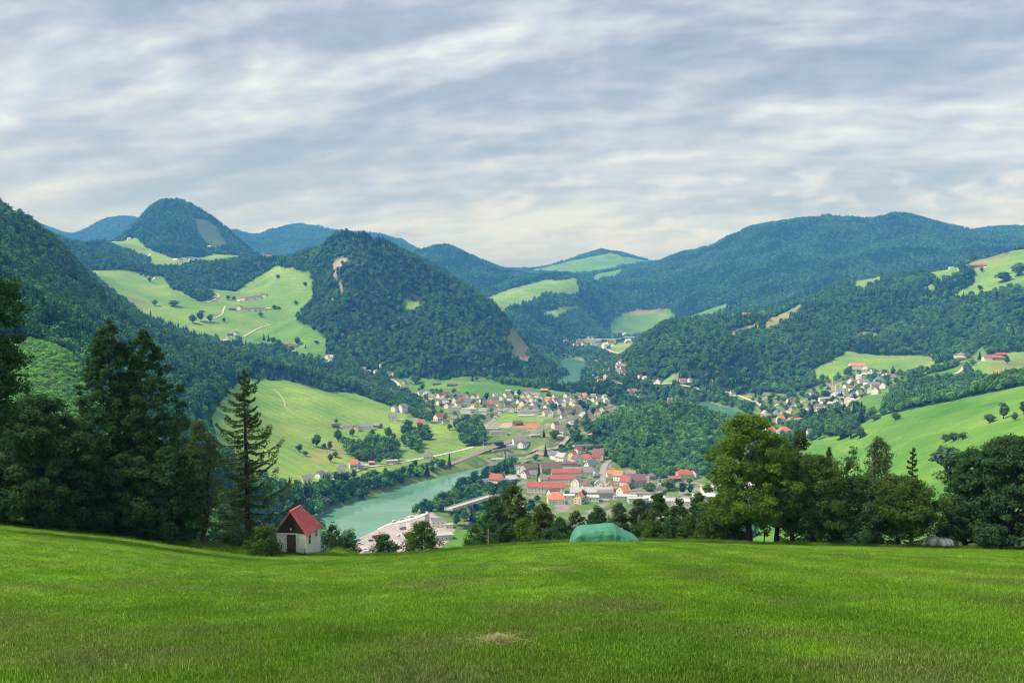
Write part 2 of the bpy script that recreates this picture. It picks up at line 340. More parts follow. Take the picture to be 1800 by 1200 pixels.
# ---- relief
pas = ((cls == PAST) | (cls == LOW)).astype(float)
def blur(a, n):
    for _ in range(3):
        for ax in (0, 1):
            c = np.cumsum(np.pad(a, [(n+1, n) if k == ax else (0, 0) for k in (0, 1)], mode='edge'), axis=ax)
            a = (np.take(c, range(2*n+1, c.shape[ax]), axis=ax)-np.take(c, range(0, c.shape[ax]-2*n-1), axis=ax))/(2*n+1)
    return a
wgt = (1-.85*blur(pas, 6))*sstep(-215, -130, Zg)*sstep(350, 1000, Yg)
wgt = wgt*np.interp(Yg, [3000, 4200], [1, .45])
sc_ = Yg*.0095
Zg = Zg+wgt*sc_*(fbm(Xg/420, Yg/420, 3, 4, True)*1.15-.35+.5*fbm(Xg/150, Yg/150, 9, 3))
Zg = Zg+(1-wgt)*.0012*Yg*fbm(Xg/260, Yg/260, 12, 2)*sstep(-222, -205, Zg)*sstep(200, 500, Yg)
# river bed
RIV_Z = -231.0
def gpt(px, py, z):
    u, s = ray(px, py); Y = z/s; return (u*Y, Y)
RIVER_POLYS = [
    [gpt(x, y, RIV_Z) for x, y in [(330,1010),(430,950),(520,918),(575,897),(640,877),(700,856),(780,836),(850,820),(880,806),(905,797),(935,797),(905,812),(880,826),(850,842),(800,866),(770,888),(740,898),(690,920),(640,943),(600,960),(540,1020),(450,1100)]],
    [gpt(x, y, RIV_Z) for x, y in [(1150,706),(1230,703),(1290,718),(1340,740),(1330,762),(1290,745),(1230,728),(1150,722)]],
    [gpt(x, y, RIV_Z) for x, y in [(982,634),(1005,629),(1034,635),(1027,650),(1018,668),(1016,690),(972,690),(978,660)]],
    [gpt(x, y, RIV_Z) for x, y in [(990,789),(1070,787),(1075,798),(990,801)]],
]
def segdist(X, Y, poly):
    d = np.full(X.shape, 1e9)
    for i in range(len(poly)):
        ax, ay = poly[i-1]; bx, by = poly[i]
        t = np.clip(((X-ax)*(bx-ax)+(Y-ay)*(by-ay))/((bx-ax)**2+(by-ay)**2+1e-9), 0, 1)
        d = np.minimum(d, np.hypot(X-ax-t*(bx-ax), Y-ay-t*(by-ay)))
    return d
riverdist = np.full(Zg.shape, 1e9)
for poly in RIVER_POLYS:
    xs = [p[0] for p in poly]; ys = [p[1] for p in poly]
    m = (Xg > min(xs)-80) & (Xg < max(xs)+80) & (Yg > min(ys)-80) & (Yg < max(ys)+80)
    X_, Y_ = Xg[m], Yg[m]
    ins = inpoly(X_, Y_, poly); d = segdist(X_, Y_, poly)
    d = np.where(ins, -d, d)
    riverdist[m] = np.minimum(riverdist[m], d)
    bank = np.clip(Zg[m], RIV_Z+.6+np.clip(d, 0, 30)*.22, RIV_Z+1.2+np.clip(d, 0, 30)*.42)
    zz = np.where(d > 0, np.where(d < 30, bank*(1-sstep(15, 30, d))+np.maximum(Zg[m], RIV_Z+3)*sstep(15, 30, d), Zg[m]), RIV_Z-np.minimum(.3+(-d)*.3, 4))
    Zg[m] = zz
cls[(riverdist < 16) & (cls == LOW)] = LOW
PXg, PYg = to_px(Xg, Yg, Zg)
def far_z(X, Y):
    X = np.asarray(X, float); Y = np.maximum(np.asarray(Y, float), Y0)
    return bilerp(Zg, X/Y, np.log(Y))
def ground_z(X, Y):
    X = np.asarray(X, float); Y = np.asarray(Y, float)
    zn = meadow_z(X, Y)
    Yc = np.maximum(Y, Y0); zf = bilerp(Zg, np.clip(X/Yc, -UMAX, UMAX), np.log(Yc))
    t = sstep(EDGEY, 100, Y)
    # roll over the brow
    return zn*(1-t)+zf*t
def hit(px, py, ya=100, yb=13000):
    """first ground point met by the line of sight beyond distance ya"""
    u, s = ray(px, py)
    Y = np.exp(np.linspace(math.log(ya), math.log(yb), 3000)); z = ground_z(u*Y, Y)
    k = np.nonzero(z >= s*Y)[0]
    if len(k) == 0: k = [int(np.argmax(z/Y))]
    Yh = float(Y[k[0]]); return (u*Yh, Yh, float(ground_z(u*Yh, Yh)))

def mesh_obj(name, verts, faces, mat=None, parent=None, smooth=False, link=True):
    me = bpy.data.meshes.new(name)
    verts = np.asarray(verts, np.float32); 
    me.vertices.add(len(verts)); me.vertices.foreach_set('co', verts.ravel())
    if isinstance(faces, np.ndarray):
        k = faces.shape[1]; nf = len(faces); li = faces.astype(np.int32).ravel()
        ls = np.arange(0, nf*k, k, dtype=np.int32)
    else:
        li = np.fromiter((i for f in faces for i in f), np.int32); nf = len(faces)
        ls = np.cumsum([0]+[len(f) for f in faces[:-1]]).astype(np.int32) if nf else np.zeros(0, np.int32)
    me.loops.add(len(li)); me.loops.foreach_set('vertex_index', li)
    me.polygons.add(nf); me.polygons.foreach_set('loop_start', ls)
    me.update(calc_edges=True)
    me.polygons.foreach_set('use_smooth', np.full(nf, bool(smooth)))
    if mat:
        for m in (mat if isinstance(mat, (list, tuple)) else [mat]): me.materials.append(m)
    o = bpy.data.objects.new(name, me)
    if link: col.objects.link(o)
    if parent: o.parent = parent
    return o
def gridfaces(nv, nu):
    i = np.arange(nv-1)[:, None]*nu+np.arange(nu-1)[None, :]; i = i.ravel()
    return np.stack([i, i+1, i+nu+1, i+nu], 1)
def tag(o, label=None, cat=None, group=None, kind=None):
    if label: o['label'] = label
    if cat: o['category'] = cat
    if group: o['group'] = group
    if kind: o['kind'] = kind
    return o
# ---- materials
MATS = {}
def mat(name, rgb, rough=.8, var=.12, scale=3.0, bump=0, spec=.2, metal=0, coat=0):
    if name in MATS: return MATS[name]
    m = bpy.data.materials.new(name); m.use_nodes = True; N, M_, VM, MIX, RAMP = nodes(m.node_tree)
    pos = N('ShaderNodeTexCoord').outputs['Object']
    n = N('ShaderNodeTexNoise', i_Vector=pos, i_Scale=scale, i_Detail=5.0, i_Roughness=.6).outputs[0]
    lo = tuple(c*(1-var) for c in rgb); hi = tuple(min(1, c*(1+var)) for c in rgb)
    c = RAMP(n, (.3, lo), (.7, hi))
    b = N('ShaderNodeBsdfPrincipled', i_Roughness=rough, i_Metallic=metal); b.inputs['Specular IOR Level'].default_value = spec
    m.node_tree.links.new(c, b.inputs['Base Color'])
    if bump:
        bn = N('ShaderNodeBump', i_Height=n, i_Strength=bump); m.node_tree.links.new(bn.outputs[0], b.inputs['Normal'])
    N('ShaderNodeOutputMaterial', i_Surface=b.outputs[0]); MATS[name] = m; return m

mt = bpy.data.materials.new("land"); mt.use_nodes = True; N, M_, VM, MIX, RAMP = nodes(mt.node_tree)
pos = N('ShaderNodeNewGeometry').outputs['Position']
at = N('ShaderNodeAttribute', attribute_name='land').outputs['Color']
nA = N('ShaderNodeTexNoise', i_Vector=pos, i_Scale=.012, i_Detail=6.0, i_Roughness=.55).outputs[0]
nB = N('ShaderNodeTexNoise', i_Vector=pos, i_Scale=.12, i_Detail=5.0, i_Roughness=.65).outputs[0]
c = MIX(1.0, at, RAMP(nA, (.32, (.74, .84, .82)), (.68, (1.28, 1.12, 1.15))), 'MULTIPLY')
c = MIX(1.0, c, RAMP(nB, (.3, .84), (.7, 1.14)), 'MULTIPLY')
vo = N('ShaderNodeTexVoronoi', i_Vector=VM('ADD', pos, VM('MULTIPLY', N('ShaderNodeTexNoise', i_Vector=pos, i_Scale=.02).outputs[1], (60, 60, 0))), i_Scale=.0062).outputs['Color']
c = MIX(1.0, c, RAMP(vo, (.2, (.86, .90, .92)), (.8, (1.16, 1.07, 1.05))), 'MULTIPLY')
wv_ = N('ShaderNodeTexWave', i_Vector=pos, i_Scale=.028, i_Distortion=3.5, i_Detail=2.0); wv_.inputs['Detail Scale'].default_value = .25; wv_.wave_type = 'BANDS'; wv_.bands_direction = 'DIAGONAL'
c = MIX(1.0, c, RAMP(wv_.outputs[1], (.2, .95), (.8, 1.05)), 'MULTIPLY')
b = N('ShaderNodeBsdfPrincipled', i_Roughness=.95); b.inputs['Specular IOR Level'].default_value = .05
mt.node_tree.links.new(c, b.inputs['Base Color'])
N('ShaderNodeOutputMaterial', i_Surface=b.outputs[0])
# village ground: gardens, yards, paving mottled
lowm = (cls == LOW)
nz = fbm(Xg/22, Yg/22, 21, 3); nz2 = fbm(Xg/60, Yg/60, 22, 3)
builtup = np.zeros(Zg.shape, bool)
for poly, ya, yb in [([(690,668),(770,668),(900,700),(1080,685),(1110,700),(1110,770),(1080,790),(1000,770),(960,790),(860,745),(790,745),(740,742),(690,715)],1150,2100),
                     ([(840,800),(1000,780),(1080,785),(1120,835),(1420,860),(1420,960),(800,960),(850,850)],700,1250),
                     ([(1060,640),(1120,640),(1130,670),(1040,700),(1000,690)],1850,3000),
                     ([(1000,610),(1065,590),(1150,585),(1135,603),(1085,606),(1050,625)],3000,4300),
                     ([(1330,700),(1420,680),(1500,640),(1580,640),(1560,690),(1500,730),(1430,790),(1340,790)],1150,2000)]:
    builtup |= inpoly(PXg, PYg, poly) & (Yg > ya) & (Yg < yb) & (cls != FOREST)
g_ = builtup & (cls == LOW) & (nz > .12)
colr[g_] = (.25, .24, .205)
g_ = builtup & (cls == LOW) & (nz <= .12); colr[g_] = (.12, .20, .06)
g_ = lowm & ~builtup & (nz2 > .1); colr[g_] = (.16, .24, .07)
for poly, ya, yb, c_ in [([(905,751),(916,743),(950,743),(944,752)],1200,1800,(.34,.17,.11)), ([(872,752),(886,742),(903,743),(896,752)],1200,1800,(.30,.29,.26)),
                     ([(590,985),(640,930),(720,905),(760,900),(800,930),(790,950),(740,985)],680,900,(.36,.355,.34))]:
    m_ = inpoly(PXg, PYg, poly) & (Yg > ya) & (Yg < yb) & (cls != FOREST); colr[m_] = c_
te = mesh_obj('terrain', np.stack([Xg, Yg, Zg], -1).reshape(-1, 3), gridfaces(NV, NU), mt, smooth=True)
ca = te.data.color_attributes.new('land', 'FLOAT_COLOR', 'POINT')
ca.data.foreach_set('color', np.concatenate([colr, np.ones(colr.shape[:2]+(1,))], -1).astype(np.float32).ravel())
tag(te, 'hilly valley ground of pastures, wooded slopes and the valley floor', kind='structure')
ORD = ['first','second','third','fourth','fifth','sixth','seventh','eighth','ninth','tenth','eleventh','twelfth','thirteenth','fourteenth','fifteenth']
HOUSES = []     # (cluster, px, py, W, D, H, roof, wall, rot, kind)
def cluster(nm, ya, yb, rows, wins=True):
    for rw in rows:
        px, py, W_, D, H, rc, wc, rt = rw[:8]; kd = rw[8] if len(rw) > 8 else 'gable'; noun = rw[9] if len(rw) > 9 else 'house'
        HOUSES.append(dict(cl=nm, px=px, py=py, W=W_, D=D, H=H, r=rc, w=wc, rot=rt, kind=kd, noun=noun, ya=ya, yb=yb, wins=wins))
cluster('in the roadside row above the river', 850, 1350, [
 (541,847,13,9,3.5,'g','w',20),(563,840,11,8,4,'g','w',22),(577,838,8,6,3,'g','g',22),(600,829,12,10,5,'g','w',10,'hip'),(594,836,9,6,3,'l','w',20,'flat','garage'),
 (621,823,12,10,5.5,'o','w',-18),(633,824,9,7,4.5,'t','g',20),(643,821,6,5,2.5,'w','w',10,'flat','garage'),(653,816,7,5,2.6,'o','b',10,'gable','shed'),(689,814,15,8,3.5,'l','p',12,'flat','open garage'),(752,806,13,10,3.5,'g','w',10,'hip')])
cluster('of the farm row on the left meadow', 1050, 1700, [
 (590,751,11,8,3,'d','b',20,'gable','barn'),(612,752,16,9,3.5,'g','w',12,'gable','farmhouse'),(626,757,9,9,6,'g','y',80,'gable','farmhouse'),(641,755,22,13,5.5,'g','w',8,'gable','farmhouse'),(664,751,12,9,3.5,'g','b',-30,'gable','barn')])
cluster('on the slope edge of the upper village', 1150, 1800, [
 (690,739,15,11,5.5,'g','w',5),(703,741,11,7,3.2,'l','w',10,'flat','annexe'),(693,723,9,8,6,'g','w',60),(708,724,16,12,7.5,'g','w',12),(741,752,15,12,7,'r','w',-28),(770,740,14,11,6.5,'r','w',8),
 (798,743,13,10,6.5,'g','w',-5),(812,746,11,7,4,'l','w',5,'flat','annexe'),(751,726,14,9,6,'r','w',12,'hip','villa'),(750,716,5,5,13,'r','w',10,'hip','tower house'),(781,744,8,6,3.5,'b','w',20)])
cluster('among trees at the left entrance of the upper village', 1500, 2250, [
 (639,651,13,8,4,'l','p',10),(649,656,9,7,4,'w','w',30),(661,656,13,9,5,'g','w',10),(659,665,12,9,4.5,'b','w',-35),(669,646,6,5,6,'w','w',5),(684,659,13,9,5,'b','w',40),(691,659,9,7,4.5,'g','w',10),
 (676,684,14,8,3,'w','w',5,'flat','hall'),(690,688,12,9,3.5,'g','w',5),(694,693,12,8,4,'g','w',10),(706,688,12,9,4,'u','g',5),(718,700,14,10,4.5,'u','w',10),(711,675,12,9,5,'b','p',70),(718,674,10,8,4,'g','w',10),(712,684,16,9,3.5,'b','b',20,'gable','barn')])
cluster('on the open green terrace', 1700, 2200, [(768,676,17,8,3,'b','b',-3,'gable','barn'),(795,678,24,10,3,'b','b',-3,'gable','barn')], False)
cluster('at the left end of the upper village street', 1300, 2000, [
 (739,694,12,9,5,'g','w',30),(750,692,13,9,5,'g','w',70),(759,702,14,11,5,'g','w',-20),(773,699,12,9,5,'b','w',10),(784,697,17,10,5.5,'b','w',12),(791,707,12,9,6,'b','w',75),(800,708,13,9,6,'b','w',60),(812,707,14,10,5,'r','p',-15),
 (783,712,15,9,3.5,'l','g',20),(802,718,20,5,2.5,'l','w',3,'flat','garage'),(832,702,14,10,5.5,'b','w',75),(840,700,10,8,5,'o','w',70),(831,708,11,8,4,'g','w',20),(846,706,8,6,3,'u','w',0)])
cluster('beside the white school', 1250, 1800, [
 (862,716,15,11,6,'r','g',5),(851,722,12,9,4,'l','g',0,'flat','annexe'),(869,706,20,9,4.5,'b','w',10),(881,703,11,9,5,'g','w',70),(888,698,12,9,5.5,'g','w',60),(897,699,11,10,5.5,'b','w',90),(892,715,14,10,5.5,'d','g',10),
 (899,724,10,10,6,'d','w',85),(906,722,9,9,5,'b','w',85),(852,728,8,7,4,'w','w',10,'flat','kiosk'),(867,731,14,8,4,'b','c',-15,'gable','clubhouse'),(879,724,9,6,3,'t','g',-20,'flat','shelter')])
cluster('around the big brown roof of the upper village', 1300, 2000, [
 (893,688,13,8,3,'w','w',-3,'flat','hall'),(928,692,30,15,7,'b','w',-4,'hip','manor'),(957,689,16,10,4.5,'o','b',-10,'gable','barn'),(910,693,12,8,4,'w','w',10),(919,699,11,9,5,'b','w',80),(930,699,12,9,5,'g','w',70),(946,699,14,9,5,'g','w',-35),
 (951,703,10,8,5,'g','w',70),(924,708,12,9,5,'o','w',80),(935,706,11,8,5,'o','w',20),(945,707,11,8,4.5,'g','w',10),(919,713,13,10,5,'b','w',20),(912,709,10,8,5,'b','w',45),(939,715,16,10,4.5,'u','w',10),(952,716,10,9,4.5,'u','w',0),(961,718,12,8,4,'u','w',10),(932,720,10,7,3.5,'b','w',10)])
cluster('in the right half of the upper village', 1300, 1900, [
 (981,713,15,10,5,'u','w',15),(990,714,11,10,5,'w','w',80),(996,707,12,8,4.5,'g','w',-10),(1004,706,11,8,5,'g','w',60),(1006,712,12,9,5,'l','w',10),(1013,716,13,9,5,'b','w',30),(1020,711,13,9,5,'b','w',20),(1026,706,12,8,4.5,'b','w',15),
 (1033,711,12,8,4.5,'d','w',20),(1041,696,15,8,3.5,'w','w',-5,'flat','hall'),(1043,706,12,9,5,'b','w',20),(1052,702,12,8,4.5,'b','w',20),(1062,700,14,8,4,'l','w',10),(1064,708,9,7,6,'w','w',30),(1052,711,11,8,4,'g','w',10)])
cluster('along the railway in the upper village', 1150, 1800, [
 (930,727,34,9,4.5,'g','w',-5,'gable','row house'),(962,730,20,10,5,'g','c',-6),(968,732,10,9,5,'w','w',80),(1000,721,40,8,3.5,'b','p',3,'gable','warehouse'),(1010,728,28,8,3.5,'b','p',3,'gable','warehouse'),(985,727,9,12,5,'d','g',0),
 (990,735,10,8,4,'b','w',20),(925,733,28,6,2.5,'w','w',0,'flat','bus shelter'),(950,734,6,5,2.5,'w','w',0,'flat','kiosk')])
cluster('around the yellow house by the wooded knob', 1100, 1700, [
 (1050,733,10,10,8,'b','y',80),(1058,726,13,10,7,'b','w',70),(1075,731,15,12,6,'b','w',-50),(1070,737,16,10,5,'b','w',20),(1080,738,13,9,5,'g','w',15),(1068,741,12,9,5.5,'g','w',0),(1024,733,12,9,4,'w','w',40),(1035,734,12,8,4,'p','w',-10),
 (1014,744,14,12,6,'b','w',-30),(1043,743,18,10,5,'b','w',-35),(1005,748,15,8,4.5,'l','w',0),(1046,748,10,8,5,'l','w',10)])
cluster('of the grey station buildings', 1050, 1500, [
 (876,764,26,12,4.5,'g','w',4,'flat','station hall'),(867,753,18,8,2.6,'l','g',4,'flat','hall'),(864,756,22,8,2.6,'l','w',4,'flat','shed'),(910,747,15,9,4,'b','b',35,'gable','clubhouse'),(877,785,12,8,6,'n','n',25,'flat','shed'),
 (913,780,24,12,4,'g','w',18),(920,784,20,10,3.5,'g','w',18),(896,786,12,8,3.5,'w','w',10,'flat','shed'),(940,768,16,8,3,'l','g',20,'flat','shed'),(976,752,12,9,5.5,'b','w',35),(988,764,14,11,6.5,'b','w',-40),(1004,750,14,8,3.5,'l','w',5,'flat','hall')])
cluster('on the river side of the lower village', 850, 1300, [
 (873,852,17,12,6.5,'r','w',-25),(853,850,12,9,3,'u','g',30,'gable','shed'),(898,845,13,10,3,'l','p',20,'gable','shed'),(911,829,9,9,5.5,'b','w',75),(916,833,9,8,5,'w','w',60),(932,828,22,10,4.5,'b','g',22),(926,838,15,9,4,'b','w',12),(938,838,14,8,3.5,'g','w',10),
 (968,830,26,14,6,'b','g',12,'gable','mansard house'),(987,811,15,10,6,'l','w',-40),(873,810,24,8,2.6,'l','w',8,'flat','warehouse'),(905,803,40,12,3,'b','p',4,'flat','warehouse')])
cluster('in the heart of the lower village', 900, 1300, [
 (1006,808,11,9,7,'r','y',15),(1014,815,14,11,6,'b','w',-60),(1031,813,20,12,6,'r','w',-20,'hip'),(1052,807,17,12,7.5,'p','y',-20),(1016,797,12,7,5,'r','w',8),(1048,812,11,9,6,'r','w',10),(1037,824,15,10,5,'u','w',5),(1032,838,16,12,6,'g','w',0),
 (1046,835,9,7,4,'g','w',10),(1000,818,22,6,3,'p','g',8,'gable','shed')])
cluster('of the red roofed works', 860, 1200, [
 (995,838,36,11,6,'r','w',2,'gable','factory hall'),(980,849,40,11,6,'r','w',1,'gable','factory hall'),(960,864,42,13,6.5,'r','w',-4,'gable','factory hall')])
cluster('along the bottom edge of the lower village', 820, 1200, [
 (977,883,18,14,5,'o','w',5,'hip'),(1018,884,10,9,6,'o','c',60),(1038,870,46,12,4.5,'l','w',0,'gable','workshop'),(1064,874,17,11,5,'g','g',0,'arch','workshop'),(1035,879,22,9,4,'w','w',-5,'flat','workshop'),(1000,876,12,8,3.5,'w','w',0,'flat','shed'),
 (1073,838,11,9,4,'o','w',5),(1088,844,13,10,6,'o','w',-30),(1101,856,13,12,6.5,'r','w',-35),(1096,869,14,12,4,'o','w',35),(1121,854,20,14,6.5,'p','g',5),(1143,842,12,6,3.5,'g','g',0),(1109,838,14,8,4,'g','w',-20),
 (1130,872,30,9,3.5,'g','w',0,'flat','workshop'),(1098,876,26,8,3,'w','w',0,'flat','workshop'),(1185,845,15,7,3.5,'r','b',0,'gable','shed'),(1203,841,19,14,6.5,'r','c',5,'hip','farmhouse'),(1219,839,10,9,5.5,'d','w',60,'gable'),
 (1120,882,20,9,4,'l','w',0,'flat','workshop'),(1150,880,22,10,4,'w','w',2,'flat','workshop')])
cluster('of the white works behind the biggest tree', 800, 1250, [
 (1175,887,40,14,5,'l','w',2,'flat','factory hall'),(1212,888,28,12,5,'w','w',2,'flat','factory hall'),(1240,882,26,14,7,'w','w',2,'flat','factory hall'),(1290,868,70,16,8,'w','w',2,'flat','factory hall'),(1360,866,60,16,9,'w','w',2,'flat','factory hall'),(1420,880,40,14,7,'l','w',2,'flat','factory hall')])
cluster('in the lower part of the right village', 1000, 2100, [
 (1372,742,14,10,6,'o','w',30),(1390,745,16,10,6,'o','w',10),(1403,747,15,10,6,'o','w',20),(1378,763,20,12,6,'o','w',30,'hip'),(1352,764,18,12,6,'o','w',20),(1413,754,10,8,4,'b','w',0),(1427,766,15,10,4,'g','w',0),
 (1387,727,9,8,5,'w','w',20),(1393,722,14,8,4,'b','w',35),(1375,731,12,8,4.5,'g','w',40),(1421,722,13,8,3.5,'b','w',40),(1446,726,15,10,5,'w','w',10),(1469,740,15,9,5,'o','w',0),(1472,746,11,8,4,'w','w',10),(1388,708,13,9,4.5,'b','w',20),(1425,700,17,12,7,'g','w',15),(1412,708,10,6,3,'l','w',10,'flat')])
cluster('around the chimney of the right village', 1200, 2100, [
 (1452,704,30,10,5,'w','w',8,'flat','factory hall'),(1470,692,44,11,6,'l','w',3,'flat','factory hall'),(1467,699,15,10,6,'w','w',10),(1481,702,30,9,4,'l','w',-35,'flat','factory hall'),(1470,709,12,9,5,'b','w',20),(1478,713,11,8,5,'g','w',60),(1490,707,13,11,7,'b','w',70),
 (1497,701,12,10,6,'g','w',60),(1500,697,14,9,4,'g','w',20),(1510,693,12,8,4,'g','w',20),(1445,710,9,7,4,'r','w',10),(1497,707,9,6,4,'w','w',10)])
cluster('in the upper part of the right village', 1300, 2400, [
 (1506,647,34,13,7,'o','w',-3,'gable','farm building'),(1522,650,16,10,5,'l','w',50),(1518,657,15,9,5,'g','w',-30),(1527,659,12,9,5,'g','w',60),(1534,656,13,9,5,'b','w',-20),(1541,660,12,8,5,'b','w',70),(1550,658,13,9,5,'b','w',20),(1554,664,14,9,5,'g','w',40),
 (1561,663,16,9,5,'g','w',30),(1568,668,13,9,5,'g','w',-10),(1545,672,19,13,5,'u','w',-5,'hip'),(1538,681,19,11,5,'g','p',-5),(1552,682,16,10,6,'g','w',20),(1540,692,17,12,6,'r','w',50),(1529,690,11,9,5,'w','w',70),(1520,652,11,8,4,'w','w',20)])
cluster('at the farms on the right hillside', 1300, 2600, [
 (1683,629,14,12,6,'b','w',80,'gable','farmhouse'),(1694,629,22,12,6,'g','p',-60,'gable','barn'),(1690,634,14,8,4,'b','b',0,'gable','shed'),(1735,633,17,11,5,'r','w',0,'gable','farmhouse'),(1748,632,28,12,4.5,'r','b',-20,'gable','barn'),(1758,627,22,11,5,'r','b',10,'gable','barn')])
cluster('at the highest farm on the right skyline', 2100, 3000, [(1691,473,20,14,6,'b','w',10,'gable','farmhouse'),(1714,470,30,13,5,'r','b',0,'gable','barn'),(1726,469,20,11,5,'r','b',-40,'gable','barn'),(1731,473,9,9,4,'w','w',0,'gable','shed'),(1672,469,14,7,3,'l','w',0,'gable','shed')], False)
cluster('at the clearing farm on the right hill', 2150, 3100, [(1314,552,32,16,6,'o','b',-10,'gable','barn'),(1346,548,32,14,6,'g','w',5,'gable','barn'),(1332,553,15,9,5,'r','b',0,'gable','farmhouse')], False)
cluster('in the hamlet along the road under the right hill', 1500, 2300, [
 (1125,665,14,9,5,'r','w',10),(1133,667,11,8,4,'w','w',30),(1106,692,12,10,6,'r','w',50),(1115,692,14,10,6,'r','w',-30),(1126,692,13,10,5,'b','w',40),(1113,699,12,8,4,'w','w',30),(1121,703,9,7,4,'w','w',30),(1151,674,15,9,4,'b','w',-20),(1158,675,16,11,7,'b','w',15),(1200,672,17,10,4,'r','w',0),(1212,670,15,8,4,'g','w',20),(1288,695,12,9,6,'b','w',10),(1292,699,10,8,5,'b','w',60),(1250,673,8,7,4,'g','w',10)])
cluster('in the far village by the river bend', 1900, 3100, [
 (1049,639,17,11,8,'b','w',45),(1042,644,11,9,6,'r','w',50),(1036,650,26,9,5,'b','p',-35),(1045,656,13,9,5,'w','w',10),(1060,648,11,8,4,'w','w',0),(1073,642,17,12,7,'b','c',-30),(1086,643,14,9,6,'b','w',20),(1093,646,13,9,6,'g','w',-20),(1085,649,14,9,6,'g','w',40),
 (1094,651,14,9,6,'b','w',20),(1087,655,14,9,6,'g','w',-30),(1096,657,13,9,6,'b','w',10),(1090,661,14,9,6,'g','w',20),(1098,662,11,8,5,'b','w',60),(1064,670,10,10,13,'b','w',70),(1056,673,20,10,5,'r','p',15),(1084,677,16,9,5,'b','w',-25),(1089,680,11,8,5,'w','w',30),(1078,673,13,8,4,'b','w',30)], False)
cluster('of the far works at the valley end', 2700, 4600, [
 (1020,604,40,20,8,'b','w',0,'gable'),(1012,609,26,14,8,'b','w',-20),(1027,609,24,14,9,'b','w',40),(1040,600,80,40,9,'l','p',0,'flat','factory hall'),(1064,599,90,34,9,'l','p',0,'flat','factory hall'),(1083,598,60,30,8,'w','p',-10,'flat','factory hall'),(1037,605,30,18,9,'g','w',0),
 (1050,606,50,20,8,'g','p',0,'flat','factory hall'),(1073,606,34,16,8,'b','w',20),(1063,612,24,16,14,'w','w',0),(1114,596,110,34,10,'w','p',0,'flat','factory hall'),(1104,602,30,16,8,'w','w',30),(1130,600,50,24,8,'l','p',-10,'flat','factory hall'),(995,603,22,16,7,'r','w',0)], False)
cluster('of the upper farmstead in the side valley', 2200, 3100, [(428,527,17,12,6,'r','w',-15,'gable','farmhouse'),(441,526,24,12,5,'b','w',5,'gable','barn'),(452,524,26,12,5,'b','w',0,'gable','barn'),(464,521,20,12,6,'b','w',-10,'gable','barn'),(420,532,10,8,4,'w','w',0)], False)
cluster('of the middle farmstead in the side valley', 2200, 3000, [(422,544,13,12,7,'b','w',70,'gable','farmhouse'),(431,546,17,11,5,'b','w',10,'gable','barn'),(441,546,24,12,5,'b','w',0,'gable','barn'),(452,546,16,10,5,'b','w',5),(460,545,20,10,4,'b','w',0,'gable','barn'),(472,544,13,8,3,'w','y',0,'gable','shed'),(408,545,18,8,4,'b','b',0,'gable','shed')], False)
cluster('of the farms low in the side valley', 1750, 2600, [(405,589,13,9,4,'g','b',0,'gable','barn'),(415,589,13,11,6,'b','w',70,'gable','farmhouse'),(395,600,17,7,3,'w','w',15,'gable','shed'),(401,594,8,7,4,'u','w',0),(505,609,15,10,5,'b','b',-20,'gable','barn'),(518,610,16,10,5,'p','p',0,'gable','farmhouse'),(511,611,12,8,4,'r','b',0,'gable','barn'),
 (517,622,12,9,4,'w','w',-15),(549,627,13,5,3,'w','w',-30,'flat','shed'),(576,630,12,10,5,'o','w',60),(583,632,10,10,6,'w','w',20),(580,637,10,8,4,'w','w',40)], False)
cluster('of the farms under the domed mountain', 3100, 4700, [(308,460,20,12,6,'w','w',0),(317,460,20,12,5,'b','w',0),(323,458,16,12,5,'g','w',0),(337,458,18,12,5,'b','w',0),(369,437,22,14,6,'w','w',0),(206,424,22,12,6,'b','b',0,'gable','barn'),(214,423,20,12,6,'r','w',0),(227,422,16,10,6,'w','w',0),(190,424,16,10,6,'b','b',0,'gable','barn'),(470,451,30,14,6,'r','p',0,'gable','barn'),(250,474,12,8,6,'w','w',0),(168,474,12,8,4,'w','w',0)], False)
cluster('alone at the foot of the rocky hill', 2000, 3000, [(925,633,14,10,5,'r','w',0),(918,632,16,10,5,'b','w',0)], False)

def near_mask(pts, r_side, r_front):
    """grid cells close to the given ground points (XY), reaching further towards the viewer"""
    m = np.zeros(Zg.shape, bool); dU = uu[1]-uu[0]; dV = vv[1]-vv[0]
    for (x, y), rs, rf in zip(pts, r_side, r_front):
        ci = (x/y+UMAX)/dU; cj = (math.log(y)-vv[0])/dV; wi = int((rs+rf)/y/dU)+2; wj = int((rs+rf)/y/dV)+2
        j0, j1, i0, i1 = max(0, int(cj)-wj), int(cj)+wj+1, max(0, int(ci)-wi), int(ci)+wi+1
        X_ = Xg[j0:j1, i0:i1]; Y_ = Yg[j0:j1, i0:i1]
        m[j0:j1, i0:i1] |= (np.abs(X_-x) < rs) & (Y_-y < rs) & (Y_-y > -rf)
    return m
_re = np.random.default_rng(44)
def extra(nm, n, poly, ya, yb, wins=True, gap=6.5):
    k = 0; t = 0; xs = [p[0] for p in poly]; ys = [p[1] for p in poly]
    while k < n and t < 4000:
        t += 1; x = _re.uniform(min(xs), max(xs)); y = _re.uniform(min(ys), max(ys))
        if not inpoly(np.array([x]), np.array([y]), poly)[0]: continue
        if any(abs(q['px']-x) < gap*1.25 and abs(q['py']-y) < gap*.75 for q in HOUSES): continue
        HOUSES.append(dict(cl=nm, px=round(x, 1), py=round(y, 1), W=_re.uniform(10, 14), D=_re.uniform(8, 10.5), H=_re.uniform(3.6, 5.8), r=str(_re.choice(list('ggbbblou'))), w='w' if _re.uniform() < .8 else 'c', rot=float(_re.uniform(-80, 80)), kind='gable', noun='house', ya=ya, yb=yb, wins=wins)); k += 1
